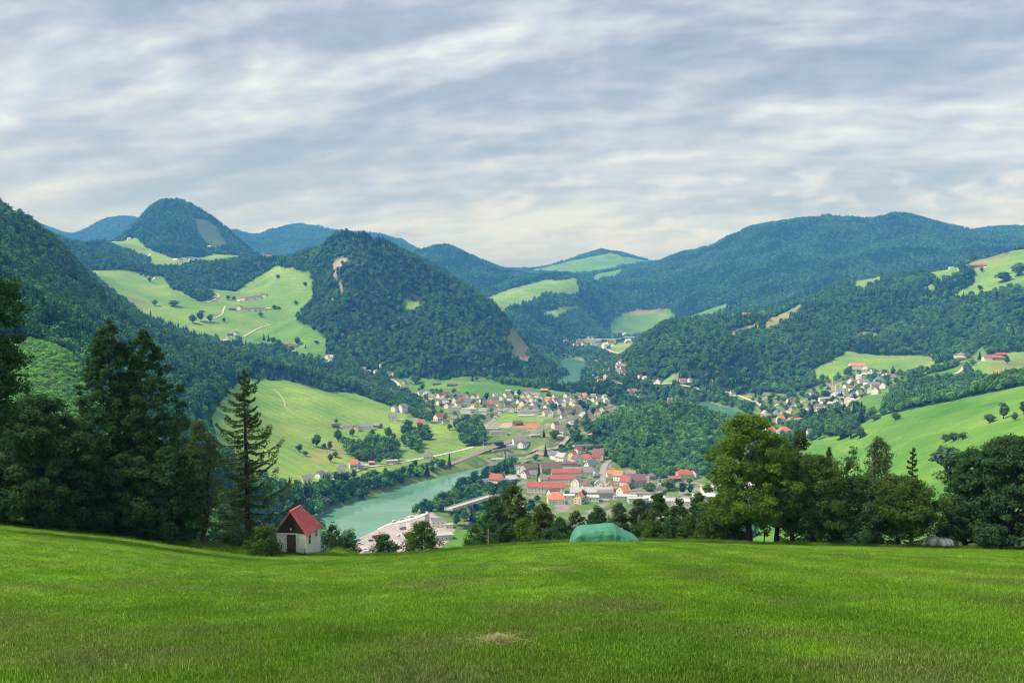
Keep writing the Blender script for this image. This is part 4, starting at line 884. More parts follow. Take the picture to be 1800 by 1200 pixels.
def broadleaf(px, Y, top, wpx, m, shape, seed, label, low=.2, leaf=.15, nclump=None, density=1.0, name='broadleaf_tree', trunkr=None, stems=1, group=None, sparse=0.0):
    r = np.random.default_rng(seed); u = (px-900)/FPX; X = u*Y; z0 = float(ground_z(X, Y))
    _, s = ray(px, top); H = s*Y-z0; R = wpx/FPX*Y/2
    root = empty(name, (X, Y, z0-.1)); tag(root, label, 'bush' if 'bush' in name or 'shrub' in name else 'tree', group)
    nc = int(np.clip(R*R*H*5+25, 60, 330)); nc = 330 if nclump else nc; cr = .30+.075*R
    if shape == 'spire' and H > 12: nc = 520; cr = .24+.06*R
    zl = low*H
    C = []
    lump = r.uniform(0, 100)
    while len(C) < nc:
        t = r.uniform(0, 1); a = r.uniform(0, 2*np.pi)
        if r.uniform() > .25+.75*float(prof(np.array([t]), shape)[0]): continue
        q = r.uniform(.15, 1)**.45
        rr = R*float(prof(np.array([t]), shape)[0])*q
        # uneven outline: the radius wanders with direction and height
        rr *= .82+.30*float(perlin(np.array([a*1.3+lump]), np.array([t*4+lump]))[0])
        rr = max(rr*1.12-cr*.35, 0)
        C.append((rr*math.cos(a), rr*math.sin(a), zl+t*(H-zl-cr*.6)))
    C = np.array(C)
    # trunk
    paths = []; tr = trunkr or max(.07, .018*H+.02*R)
    trunks = []
    for st in range(stems):
        lean = r.normal(size=2)*.02*H+(0 if stems == 1 else 1)*np.array([math.cos(st*2.4), math.sin(st*2.4)])*R*.25
        n = 9; tt = np.linspace(0, 1, n)
        P_ = np.stack([lean[0]*tt**1.3+np.cumsum(r.normal(size=n)*.012*H), lean[1]*tt**1.3+np.cumsum(r.normal(size=n)*.012*H), tt*H*.86], 1); P_[0, :2] = 0
        rad_ = tr*(1-.85*tt)*(1+.5*np.exp(-tt*18))/(stems**.4)
        paths.append((P_, rad_)); trunks.append(P_)
    for c in C[r.permutation(nc)[:min(nc, 60)]]:
        P_ = trunks[r.integers(len(trunks))]
        hd = math.hypot(c[0], c[1]); zb = max(zl*.75, c[2]-hd*r.uniform(.5, .95)); zb = min(zb, P_[-1, 2]*.95)
        b = np.array([np.interp(zb, P_[:, 2], P_[:, k]) for k in range(3)])
        tt = np.linspace(0, 1, 5)[:, None]; mid = (b+c)/2+np.array([0, 0, -.08*hd])+r.normal(size=3)*.06*R
        Q = b*(1-tt)**2+2*mid*tt*(1-tt)+c*tt**2
        rb = tr*.30*(1-zb/H*.6); paths.append((Q, rb*(1-.8*tt[:, 0])))
    v, f = tube(paths, 6); mesh_obj('trunk', v, f, BARK, root, True)
    nl = int(75*density*(cr/.5)**2)
    cen = np.repeat(C, nl, axis=0); d = unit(r.normal(size=(len(cen), 3))); crk = np.repeat(r.uniform(.55, 1.3, nc), nl)[:, None]*cr; rad3 = crk*np.interp((cen[:, 2:3]-zl)/(H-zl), [.5, 1], [1, .55 if shape == 'spire' else .85])*r.uniform(.45, 1.08, (len(cen), 1))*np.array([1.15, 1.15, .8])
    p = cen+d*rad3
    if sparse: keep = r.uniform(size=len(p)) > sparse; p = p[keep]; d = d[keep]
    nn = d*.8+np.array([0, 0, .5])+r.normal(size=p.shape)*.38
    v, f = quads(p, nn, r.uniform(.6, 1.2, len(p))*leaf*.8, r, .75)
    hgt = np.clip((p[:, 2]-zl)/(H-zl+.01), 0, 1)
    lf = np.clip(r.uniform(0, 1, len(p))*.7+.3*(.5+.5*perlin(p[:, 0]*.6+seed, p[:, 2]*.6, 3)), 0, 1)
    leafmesh('crown', v, f, np.repeat(lf, 4), LEAFM[m], root)
    return root
def conifer(px, Y, top, wpx, seed, label, name='conifer', irregular=1.0, group=None, low=.05, nb=165, m='needle'):
    r = np.random.default_rng(seed); X = (px-900)/FPX*Y; z0 = float(ground_z(X, Y)); _, s = ray(px, top); H = s*Y-z0; R = wpx/FPX*Y/2
    root = empty(name, (X, Y, z0-.1)); tag(root, label, 'tree', group)
    tt = np.linspace(0, 1, 12); P_ = np.stack([.08*np.sin(tt*5)*H*.04, .0*tt, tt*H], 1); tr = .02*H
    paths = [(P_, tr*(1-.95*tt)*(1+.4*np.exp(-tt*15)))]
    qc, qn, qs = [], [], []
    for i in range(nb):
        t = low+(1-low)*(i/nb)**.95; h = t*H; a = i*2.39996+r.normal()*.35
        L = R*(1-t)**.66*min(1, .45+t*2.6)*r.uniform(.35 if irregular > 1.1 else .55, 1.2)+.12
        if irregular and r.uniform() < .12: L *= 1.35
        k = 6; x = np.linspace(0, 1, k); droop = -.16*L*np.sin(x*2.2)+.26*L*x**3*irregular
        B = np.stack([math.cos(a)*L*x, math.sin(a)*L*x, h+droop+.10*L*x], 1); B[:, :2] += np.cumsum(r.normal(size=(k, 2))*.03*L, axis=0)
        paths.append((B, np.maximum(.018, tr*.16*(1-t*.5))*(1-.8*x)))
        n = int(40+L*75); xs = r.uniform(.08, 1, n); base = np.stack([np.interp(xs, x, B[:, q]) for q in range(3)], 1)
        side = np.array([-math.sin(a), math.cos(a), 0]); w_ = (.34 if irregular <= 1.1 else .24)*L*np.sin(np.clip(xs, 0, 1)*np.pi*.86+.2)*r.uniform(-1, 1, n)+.0
        base = base+side*w_[:, None]+np.array([0, 0, 1])*(-r.uniform(0, .22, n)-.12*np.abs(w_))[:, None]
        qc.append(base); qn.append(np.array([0, 0, 1])+r.normal(size=(n, 3))*.5); qs.append(r.uniform(.09, .18, n))
    v, f = tube(paths, 5); mesh_obj('trunk', v, f, BARK, root, True)
    p = np.concatenate(qc); v, f = quads(p, np.concatenate(qn), np.concatenate(qs), r, .6)
    leafmesh('crown', v, f, np.repeat(r.uniform(0, 1, len(p)), 4), LEAFM[m], root)
    return root
B_ = broadleaf
# --- left edge
B_(-75, 58, 372, 250, 'dark', 'round', 11, 'tall dark broadleaf tree reaching in from the left edge of the picture', low=.28, density=1.1, leaf=.2)
B_(55, 71, 688, 235, 'dark', 'dome', 12, 'broad dark leafy tree at the far left, in front of the light green clearing', low=.03, density=1.25, leaf=.19, nclump=190)
B_(190, 76, 556, 185, 'dark', 'spire', 13, 'tall pointed dark tree on the left, the taller left one of a close pair', low=.06, density=1.0, leaf=.17, nclump=190)
B_(250, 77, 574, 205, 'dark', 'spire', 14, 'tall pointed dark tree on the left, the shorter right one of a close pair', low=.06, density=1.0, leaf=.17, nclump=190)
B_(130, 73, 800, 130, 'dark', 'dome', 15, 'low dark bush under the pair of pointed trees, its left side', low=0, name='bush', density=1.3, leaf=.17)
B_(215, 73, 790, 150, 'dark', 'dome', 16, 'dark bush in front of the pair of pointed trees, below their trunks', low=0, name='bush', density=1.3, leaf=.17)
B_(292, 74, 780, 120, 'dark', 'dome', 17, 'dark bush between the pointed trees and the thin grey tree', low=0, name='bush', density=1.2, leaf=.17)
B_(347, 75, 735, 78, 'bluish', 'round', 18, 'thin loose grey green tree just left of the spreading conifer', low=.25, density=.7, leaf=.14)
conifer(428, 83, 645, 245, 19, 'dark spreading conifer with upturned branch tips standing left of the white chapel', nb=92, irregular=1.25)
B_(457, 71.5, 917, 66, 'mid', 'dome', 20, 'rounded green bush growing against the left wall of the chapel', low=0, name='bush', density=1.4, leaf=.13)
B_(395, 84, 930, 80, 'bluish', 'dome', 21, 'grey green bush at the foot of the conifer, left of the chapel bush', low=0, name='bush', density=1.1)
# --- between chapel and tarpaulin
B_(580, 82, 915, 40, 'mid', 'round', 22, 'green bush right behind the chapel on its right side', low=0, name='bush', density=1.2, leaf=.13)
B_(605, 81, 930, 52, 'dark', 'dome', 23, 'dark glossy bush at the meadow edge right of the chapel', low=0, name='bush', density=1.1, leaf=.14)
B_(672, 82, 932, 66, 'dark', 'dome', 24, 'round dark bush standing before the gravel yard, left of a taller one', low=0, name='bush', density=1.2, leaf=.14)
B_(739, 82, 912, 78, 'mid', 'dome', 25, 'taller round bush before the gravel yard, left of the green river field', low=0, name='bush', density=1.1, leaf=.14)
for i, (px, Y, top, wd, mm, lb) in enumerate([
    (832, 84, 918, 52, 'bluish', 'low grey green bush at the left end of the tree belt, beside the wooden post'),
    (868, 88, 868, 70, 'dark', 'dark tree standing right behind the wooden post'),
    (903, 96, 848, 90, 'mid', 'tallest leafy tree of the belt left of the tarpaulin'),
    (922, 86, 905, 66, 'light', 'bright yellow green bush between the wooden post and the tarpaulin'),
    (955, 90, 880, 74, 'mid', 'leafy tree of the belt, second to the left of the tarpaulin'),
    (985, 88, 905, 60, 'dark', 'dark bush close to the left end of the green tarpaulin')]):
    B_(px, Y, top, wd, mm, 'dome', 30+i, lb, low=.02, density=1.1, leaf=.15, name='bush' if 'bush' in lb else 'broadleaf_tree')
hedge = [(1015,100,893,64,'bluish','behind the left end'), (1052,106,885,66,'dark','behind the left half'), (1090,104,880,62,'bluish','behind the middle'), (1126,108,874,66,'bluish','behind the right end'),
         (1160,100,862,72,'mid','just right'), (1196,104,872,64,'bluish','second to the right'), (1232,98,862,66,'dark','third to the right')]
for i, (px, Y, top, wd, mm, wh) in enumerate(hedge):
    B_(px, Y, top, wd, mm, 'dome', 40+i, f'leafy tree of the dense belt, {wh} of the green tarpaulin', low=.0, density=1.0, leaf=.17, group='trees of the belt behind the tarpaulin')
for i, (px, Y, top, wd, mm, lb) in enumerate([(842,82,935,46,'dark','low dark bush at the foot of the wooden post'),(888,84,915,70,'dark','dark bush right of the wooden post'),(930,83,932,56,'mid','low green bush halfway between post and tarpaulin'),
    (968,84,922,60,'dark','dark bush just left of the tarpaulin'),(1040,90,918,70,'dark','dark low bush behind the left peak of the tarpaulin'),(1085,90,915,70,'mid','low bush behind the middle of the tarpaulin'),(1120,88,918,56,'dark','dark low bush behind the right shoulder of the tarpaulin'),
    (1150,84,910,64,'mid','green bush just right of the tarpaulin'),(1185,85,905,60,'dark','dark bush, second right of the tarpaulin'),(1216,84,900,64,'mid','green bush between the dark bush and the biggest yellow green tree'),(1250,86,880,64,'dark','dark bush touching the left side of the biggest yellow green tree')]):
    B_(px, Y, top, wd, mm, 'dome', 140+i, lb, low=0, density=1.2, leaf=.15, name='bush')
# --- right group
B_(1322, 80, 722, 178, 'light', 'dome', 60, 'tall broad yellow green tree, the biggest right of the tarpaulin', low=.22, density=1.0, leaf=.17, nclump=190)
B_(1275, 82, 868, 100, 'mid', 'dome', 61, 'low leafy bush filling the left foot of the tallest right tree', low=0, name='bush', density=1.0)
B_(1376, 81, 772, 118, 'light', 'round', 62, 'yellow green tree with a bare straight trunk right of the biggest tree', low=.27, density=.9, leaf=.16)
B_(1408, 92, 752, 82, 'dark', 'round', 63, 'dark round tree top rising behind the yellow green trees', low=.2, density=1.2)
B_(1346, 81, 880, 44, 'mid', 'round', 64, 'slender young tree between the two yellow green trees', low=.35, density=.6, trunkr=.07)
B_(1440, 80, 792, 140, 'mid', 'dome', 65, 'wide green tree with a dark forked trunk left of the dense dark bush', low=.2, density=1.0)
B_(1428, 78.5, 880, 40, 'mid', 'round', 66, 'thin sapling at the meadow edge below the wide green tree', low=.35, density=.5, trunkr=.05)
B_(1515, 80, 830, 150, 'dark', 'dome', 67, 'dense dark bush on the meadow edge left of the crooked apple tree', low=.0, density=.9, name='bush')
B_(1462, 96, 782, 46, 'mid', 'spire', 68, 'narrow tree top between the wide green tree and the dark bush', low=.1, density=.8)
B_(1503, 100, 778, 44, 'bluish', 'round', 69, 'sparse slim tree with a pale stem above the dark bush', low=.4, density=.45)
B_(1550, 104, 764, 62, 'bluish', 'round', 70, 'sparse tree with several bare forked stems standing in front of the bright field', low=.5, density=.5, stems=4)
conifer(1611, 98, 783, 62, 71, 'pointed spruce rising behind the crooked apple tree', nb=80)
B_(1590, 79, 832, 150, 'mid', 'flat', 72, 'low spreading apple tree with a short crooked trunk on the meadow edge', low=.26, density=1.0, trunkr=.22, name='apple_tree')
B_(1712, 80, 782, 120, 'dark', 'dome', 73, 'large dark tree with a thin trunk behind the white barrels', low=.13, density=1.2, leaf=.17)
B_(1785, 78, 752, 170, 'dark', 'dome', 74, 'largest dark tree at the right edge of the picture with a thick trunk', low=.13, density=1.2, leaf=.18, trunkr=.36)

# --- single trees out in the valley: one mesh per kind, copied
def solo_kit():
    kits = []
    for k in range(4):
        v, f, l, cv, cf = broad_proto(20+k, 420)
        allf = [tuple(x) for x in f]+[tuple(x[:3]+len(v)) for x in cf]
        cr = leafmesh('crown', np.concatenate([v, cv]), allf, np.r_[l, np.full(len(cv), .1)], SOLOMAT); 
        tv, tf = tube([(np.array([[0,0,-.08],[0.01,0,.25],[0,.01,.6]]), np.array([.035,.028,.012]))], 6); tk = mesh_obj('trunk', tv, tf, BARK)
        kits.append((cr, tk))
    for k in range(2):
        v, f, l, cv, cf = fir_proto(30+k)
        allf = [tuple(x) for x in f]+[tuple(x[:3]+len(v)) for x in cf]
        cr = leafmesh('crown', np.concatenate([v, cv]), allf, np.r_[l*.5, np.full(len(cv), .1)], FIRMAT)
        tv, tf = tube([(np.array([[0,0,-.08],[0,0,.3],[0,0,.9]]), np.array([.03,.022,.004]))], 6); tk = mesh_obj('trunk', tv, tf, BARK)
        kits.append((cr, tk))
    return kits
SOLOMAT = leafmat('far single tree foliage', False, (.040,.082,.028), (.115,.205,.060)); FIRMAT = leafmat('far fir foliage', False, (.014,.034,.016), (.045,.085,.035))
KITS = solo_kit(); USED = set()
def solo(px, py, hpx, wpx, kind, label, ya=300, yb=9000, group=None, name=None, kmat=None):
    X, Y, Z = hit(px, py, ya, yb); H = hpx/FPX*Y; Wd = wpx/FPX*Y
    fir = kind == 'f'; k = (4+(int(px)+int(py)) % 2) if fir else (int(px*7+py) % 4)
    root = empty(name or ('fir_tree' if fir else 'broadleaf_tree'), (X, Y, Z-.07*H), (px*3.7) % 6.28); tag(root, label, 'tree', group)
    for src in KITS[k]:
        if id(src) in USED: c = src.copy(); col.objects.link(c)
        else: c = src; USED.add(id(src))
        c.parent = root; c.scale = (Wd/(.48 if fir else .66), Wd/(.48 if fir else .66), H/ (1.0 if fir else .97))
    return root
gp = 'single trees on the pastures'
for a in [
 (272,537,11,10,'b','lone tree on the left pasture, nearest to the dark slope'), (306,538,10,20,'b','wide low tree in the middle of the left pasture'),
 (339,568,17,14,'b','left one of three trees by the bend of the farm track'), (353,565,20,15,'b','middle and tallest of three trees by the bend of the farm track'),
 (370,566,14,13,'b','right one of three trees by the bend of the farm track'), (394,566,8,7,'b','small tree just right of the farm track, below its bend'),
 (401,527,8,9,'b','left of two round trees left of the upper farmstead'), (411,528,8,8,'b','right of two round trees left of the upper farmstead'),
 (458,557,9,8,'b','lone small tree just below the middle farmstead'), (488,490,8,8,'b','lone round tree high on the bright slope by the forest edge'),
 (536,503,8,7,'b','small dark tree high on the slope beside the rocky hill'), (520,536,8,7,'b','small bush-like tree on the bright slope below the rocky hill'),
 (482,543,8,9,'b','small tree to the right of the middle farmstead'), (490,543,5,6,'b','tiny tree right of the middle farmstead, beside a bigger one'),
 (464,598,15,7,'f','left of two slim firs on the lower pasture'), (472,600,15,7,'f','right of two slim firs on the lower pasture'),
 (480,604,12,12,'b','bushy tree right beside the two slim firs'), (490,614,18,14,'b','large bushy tree above the white track to the lowest farm'),
 (523,606,15,12,'b','pointed round tree behind the lowest farm'), (537,612,7,5,'f','tiny fir right of the lowest farm'), (556,604,6,9,'b','small bush in the lower corner of the pasture by the rocky hill'),
 (248,485,7,6,'b','small tree beside the highest track of the left pasture'), (256,487,9,8,'b','tree at the bend of the highest track of the left pasture'), (263,496,10,7,'b','tree below the bend of the highest track of the left pasture')]:
    solo(*a, ya=1900, group=gp)
gp2 = 'trees on the near left meadow above the river'
for a in [
 (557,785,22,20,'b','round dark tree on the left meadow, the bigger of two side by side'), (570,788,9,10,'b','small bush right of the round dark tree on the left meadow'),
 (580,790,16,10,'b','egg shaped tree on the left meadow above the river houses'), (526,794,14,14,'b','leftmost bushy tree on the slope above the river houses'),
 (537,801,9,10,'b','low bush below the leftmost tree above the river houses'), (581,812,16,10,'b','slim tree right above the grey roofs of the river houses'),
 (590,803,11,12,'b','sparse tree just above the slim tree over the river houses'), (595,776,24,16,'b','tall dark tree below the grey farm roofs, left of the others'),
 (605,780,14,14,'b','bushy tree to the right of the tall dark tree below the farm'), (619,766,14,12,'b','round tree right below the yellow farmhouse'),
 (655,765,11,12,'b','round tree on the grass right of the yellow farmhouse'), (683,772,24,14,'b','tall tree on the grass below the white house with grey roof'),
 (692,775,15,10,'b','pointed tree right beside the tall tree below the white house'), (591,744,9,7,'b','small tree beside the leftmost dark barn'),
 (730,675,19,19,'b','big round tree on the far green terrace next to the brown farm'), (790,756,12,10,'b','round tree below the red roofed house on the terrace edge'),
 (790,818,27,10,'f','slim dark fir beside the railway above the river'), (640,808,20,24,'b','wide bushy tree left end of the thicket above the road'),
 (1005,694,12,10,'b','round tree at the right end of the far green terrace'), (965,702,14,12,'b','sparse tree on the green terrace behind the school')]:
    solo(*a, ya=850, yb=2300, group=gp2)
gp3 = 'trees in and around the lower village'
for a in [
 (947,847,42,10,'f','tall narrow dark cypress-like tree left of the long red roofs'), (900,830,30,17,'f','dark pointed fir behind the white house by the river'), (892,832,22,14,'f','smaller fir left of the dark pointed one by the river'),
 (959,802,25,12,'f','tall fir beside the railway overpass'), (956,768,18,9,'f','narrow fir beside the white gabled house by the railway'), (866,838,18,20,'b','bushy tree on the river bank left of the fir pair'),
 (975,770,16,18,'b','dark round tree right of the white gabled house'), (1032,750,18,18,'b','dark round tree among grey roofs below the yellow house'),
 (1010,775,20,18,'b','leafy tree above the pale road to the white bridge'), (1025,880,22,12,'b','small tree behind the orange gabled house'),
 (1143,868,22,26,'b','dark tree left of the small white church'), (1176,862,20,26,'b','dark leafy tree right of the small white church')]:
    solo(*a, ya=850, yb=1800, group=gp3)
gp4 = 'trees on the right-hand fields'
for a in [
 (1740,743,17,21,'b','leftmost of four round trees high on the bright right field'), (1764,736,30,19,'b','tallest of four round trees high on the bright right field'),
 (1784,740,16,12,'b','smallest of four round trees high on the bright right field'), (1800,728,24,20,'b','round tree on the bright right field cut by the picture edge'),
 (1662,776,14,18,'b','left end of the low hedge clump in the bright right field'), (1676,775,17,20,'b','middle of the low hedge clump in the bright right field'), (1692,772,13,18,'b','right end of the low hedge clump in the bright right field'),
 (1663,828,50,52,'b','large dark round tree on the brow of the right field'), (1690,826,34,34,'b','lower dark tree right beside the large one on the brow'),
 (1478,772,26,30,'b','left dark tree of the clump at the top left corner of the right field'), (1496,770,30,28,'b','middle dark tree of the clump at the top left corner of the right field'), (1512,770,22,22,'b','right dark tree of the clump at the top left corner of the right field'),
 (1476,738,26,18,'f','dark fir below the houses of the right village, leftmost of its group'), (1500,744,40,22,'f','tallest dark fir below the houses of the right village'), (1514,744,34,18,'f','dark fir at the right end of the fir group under the right village'),
 (1466,745,24,22,'b','dense tree left of the dark firs under the right village'), (1427,740,34,30,'f','broad dark fir in the middle of the right village'), (1412,742,26,22,'b','leafy tree beside the broad dark fir in the right village'),
 (1574,738,14,18,'b','bush at the corner of the small field under the long wood'), (1538,738,10,20,'b','low bush on the edge of the small yellowish field'),
 (1703,660,18,18,'b','round tree beside the pale track on the right pasture'), (1770,640,16,12,'b','tree in front of the red roofed farm on the right'), (1722,632,18,10,'f','fir left of the red roofed farm on the right'),
 (1690,478,16,18,'b','left dark round tree below the highest farm'), (1702,488,22,24,'b','large dark round tree below the highest farm'), (1768,446,10,10,'b','light round tree on the skyline above the highest farm'), (1735,444,12,10,'b','small tree on the skyline meadow above the highest farm'),
 (1712,440,12,16,'b','leafy tree on the skyline left of the lone round one'), (1722,510,9,10,'b','dark little tree in the middle of the highest pasture'), (1726,478,9,8,'b','little tree beside the red roof of the highest farm'),
 (1765,495,18,30,'b','dark tree clump leaning at the right of the highest pasture'), (1790,485,24,26,'b','large dark tree at the right edge of the highest pasture')]:
    solo(*a, ya=380, yb=3200, group=gp4)
# ============================================================= ROADS, HOUSES, WORKS
def polyline(pix, ya=150, yb=9000, step=7.0):
    pts = [hit(px, py, ya, yb)[:2] for px, py in pix]
    P_ = np.array(pts); out = []
    n = len(P_)
    for i in range(n-1):
        p0, p1, p2, p3 = P_[max(i-1, 0)], P_[i], P_[i+1], P_[min(i+2, n-1)]
        k = max(2, int(np.hypot(*(p2-p1))/step))
        for t in np.linspace(0, 1, k, endpoint=False):
            out.append(.5*((2*p1)+(-p0+p2)*t+(2*p0-5*p1+4*p2-p3)*t*t+(-p0+3*p1-3*p2+p3)*t**3))
    out.append(P_[-1]); return np.array(out)
def ribbon(name, pix, width, m, label, ya=150, yb=9000, lift=.35, near=False, step=7.0, xy=None):
    c = polyline(pix, ya, yb, step) if xy is None else xy
    t = unit(np.gradient(c, axis=0)); nrm = np.stack([-t[:, 1], t[:, 0]], 1)
    V = []
    for o_ in (-.5, -.17, .17, .5):
        q = c+nrm*width*o_; V.append(np.c_[q, ground_z(q[:, 0], q[:, 1])+lift])
    V = np.stack(V, 1)
    zc = V[:, :, 2].max(1, keepdims=True)
    V[:, :, 2] = V[:, :, 2]*.3+zc*.7 if not near else V[:, :, 2]
    V = V.reshape(-1, 3); n = len(c)
    o = mesh_obj(name, V, gridfaces(n, 4), m, smooth=True); tag(o, label, kind='structure'); return c
ASPH = mat('asphalt', (.30, .29, .275), .95, .12, .1); PALE = mat('pale track', (.50, .46, .39), .95, .12, .2); BALL = mat('railway ballast', (.23, .205, .175), .95, .25, .3)
ribbon('road', [(440,880),(480,869),(520,860),(570,848),(605,838),(640,822),(690,815),(740,806),(790,796),(830,786),(855,776)], 7, PALE, 'pale road along the slope above the river', 800, 1500)
RAIL = ribbon('railway', [(775,822),(800,812),(830,800),(880,783),(920,768),(960,752),(1000,736),(1040,724),(1075,712),(1090,700),(1078,690),(1040,682)], 11, BALL, 'railway line curving through the village', 900, 2200)
ribbon('railway', [(520,905),(545,889),(590,872),(620,858),(650,846),(700,835)], 9, BALL, 'overgrown railway line between the road and the river', 850, 1300)
ribbon('road', [(835,768),(850,752),(868,738),(880,724),(905,715),(940,724),(990,728),(1040,722)], 8, ASPH, 'pale street through the upper village', 1150, 1900)
ribbon('road', [(672,662),(690,668),(702,678),(700,692),(720,700),(745,708)], 8, PALE, 'pale street entering the upper village', 1500, 2200)
ribbon('road', [(1064,880),(1060,847),(1061,822),(1070,810),(1078,802)], 8, ASPH, 'grey main street of the lower village', 900, 1300)
ribbon('road', [(900,812),(925,800),(960,790),(990,778),(1003,771)], 9, ASPH, 'grey street running up to the railway', 950, 1400)
ribbon('road', [(1035,764),(1055,752),(1068,742),(1090,728)], 7, PALE, 'pale street beside the wooded knob', 1000, 1700)
ribbon('road', [(1150,676),(1200,678),(1240,688),(1280,690),(1310,700),(1335,710),(1352,724)], 10, PALE, 'pale road along the foot of the right hill', 1500, 2200)
ribbon('road', [(1340,728),(1368,710)], 7, PALE, 'pale side road at the foot of the right hill', 1300, 2000)
ribbon('road', [(1356,737),(1380,724),(1400,712)], 7, PALE, 'pale street in the right village', 1200, 2000)
ribbon('road', [(1455,728),(1472,722),(1490,712),(1510,700)], 6, PALE, 'pale street at the edge of the small right field', 1200, 2000)
ribbon('road', [(1090,645),(1100,634),(1090,624),(1068,614),(1078,606),(1090,596),(1100,585)], 13, PALE, 'pale road leading to the far works', 2400, 4500)
ribbon('track', [(352,508),(375,514),(385,520),(375,528),(362,532)], 5, PALE, 'pale hairpin farm track', 2200, 3300)
ribbon('track', [(345,567),(378,559),(390,553),(392,546),(396,538)], 5, PALE, 'pale farm track up to the middle farmstead', 2000, 3000)
ribbon('track', [(428,592),(445,582),(460,575),(474,571),(462,569)], 6, PALE, 'pale track ending in a hairpin on the lower pasture', 2000, 3000)
ribbon('track', [(497,621),(502,614),(520,609)], 6, PALE, 'pale drive to the lowest farm', 1900, 3000)
ribbon('track', [(262,484),(272,486),(268,492),(262,494)], 6, PALE, 'pale bend of the highest track', 2400, 3300)
ribbon('track', [(199,425),(200,430),(206,434)], 7, PALE, 'pale track on the pasture under the domed mountain', 3200, 4300)
ribbon('track', [(262,450),(264,446),(270,445)], 7, PALE, 'pale bend under the domed mountain', 3200, 4300)
ribbon('path', [(480,683),(492,694),(500,706),(502,716),(520,727)], 2.6, mat('worn earth', (.33, .36, .19), .95), 'worn path on the left meadow', 1000, 1700, lift=.25)
ribbon('track', [(1679,657),(1688,652),(1694,645),(1698,640)], 7, PALE, 'pale track on the right pasture', 1300, 2000)
ribbon('track', [(1612,656),(1650,646),(1675,636)], 3.5, PALE, 'thin track along the right pasture', 1400, 2200)
ribbon('road', [(590,960),(615,950),(650,936),(700,918),(750,903)], 7, mat('white gravel', (.62,.61,.59), .95, .1, .2), 'white gravel road beside the river', 690, 950)
ribbon('road', [(1066,872),(1085,872),(1120,874),(1180,876),(1240,874)], 10, ASPH, 'street along the bottom of the village', 850, 1100)
ribbon('road', [(1640,952),(1720,948),(1800,947),(1900,947)], 4.5, mat('grey lane', (.42,.41,.39), .95, .1, 2), 'grey lane behind the large dark trees', 88, 150, lift=.06, near=True, step=1.5)
# thin light path on the rim of the meadow
yy = 75.3; xs_ = np.linspace((600-900)/FPX*yy, (800-900)/FPX*yy, 60)
ribbon('path', None, .28, mat('trodden grass', (.30, .33, .17), .95, .2, 3), 'thin trodden path along the rim of the meadow', xy=np.c_[xs_, yy+.25*np.sin(xs_*.5)], lift=.03, near=True)

ROOFC = {'n': ('navy blue', (.03,.04,.10)), 'r': ('red tiled', (.37,.115,.10)), 'o': ('orange tiled', (.60,.23,.14)), 'g': ('grey', (.23,.225,.225)), 'b': ('brown', (.17,.125,.105)), 'd': ('dark', (.085,.08,.085)),
         'l': ('pale grey', (.44,.43,.42)), 'u': ('blue grey', (.15,.20,.25)), 'p': ('purple brown', (.21,.12,.13)), 'w': ('white', (.62,.60,.58)), 't': ('turquoise', (.28,.42,.40))}
WALLC = {'w': ('white', (.84,.82,.78)), 'c': ('cream', (.72,.64,.47)), 'y': ('yellow', (.78,.66,.30)), 'g': ('grey', (.42,.41,.38)), 'b': ('brown', (.20,.14,.10)), 'n': ('navy blue', (.035,.045,.12)), 'p': ('pale', (.58,.54,.48))}
def rmat(k): return mat('roof '+ROOFC[k][0], ROOFC[k][1], .8, .16, .5)
def wmat(k): return mat('wall '+WALLC[k][0], WALLC[k][1], .9, .06, .3)
GLASS = mat('window glass', (.05,.055,.06), .25, .2, 1, spec=.5); WOODM = mat('dark boards', (.085,.055,.04), .8, .3, 2)
def box(x0, x1, y0, y1, z0, z1):
    v = [(x, y, z) for z in (z0, z1) for y in (y0, y1) for x in (x0, x1)]
    return v, [(0,2,3,1),(4,5,7,6),(0,1,5,4),(2,6,7,3),(0,4,6,2),(1,3,7,5)]
class MB:
    def __init__(s): s.v = []; s.f = []
    def add(s, v, f):
        o = len(s.v); s.v += [tuple(p) for p in v]; s.f += [tuple(i+o for i in q) for q in f]; return s
    def box(s, *a): return s.add(*box(*a))
    def cyl(s, x, y, z0, z1, r0, r1, n=12):
        th = [2*math.pi*i/n for i in range(n)]
        v = [(x+r0*math.cos(t), y+r0*math.sin(t), z0) for t in th]+[(x+r1*math.cos(t), y+r1*math.sin(t), z1) for t in th]
        return s.add(v, [(i, (i+1) % n, n+(i+1) % n, n+i) for i in range(n)]+[tuple(range(n-1, -1, -1)), tuple(range(n, 2*n))])
    def obj(s, name, m, parent=None, smooth=False): return mesh_obj(name, s.v, s.f, m, parent, smooth)
WINDATA = None
def window(parent, x, y, z, rz, sx=.9, sz=1.15):
    global WINDATA
    if WINDATA is None:
        b = MB().box(-.5, .5, -.05, .06, -.5, .5); o = b.obj('window', GLASS); WINDATA = o
    else:
        o = WINDATA.copy(); col.objects.link(o)
    o.parent = parent; o.location = (x, y, z); o.rotation_euler = (0, 0, rz); o.scale = (sx, 1, sz); return o
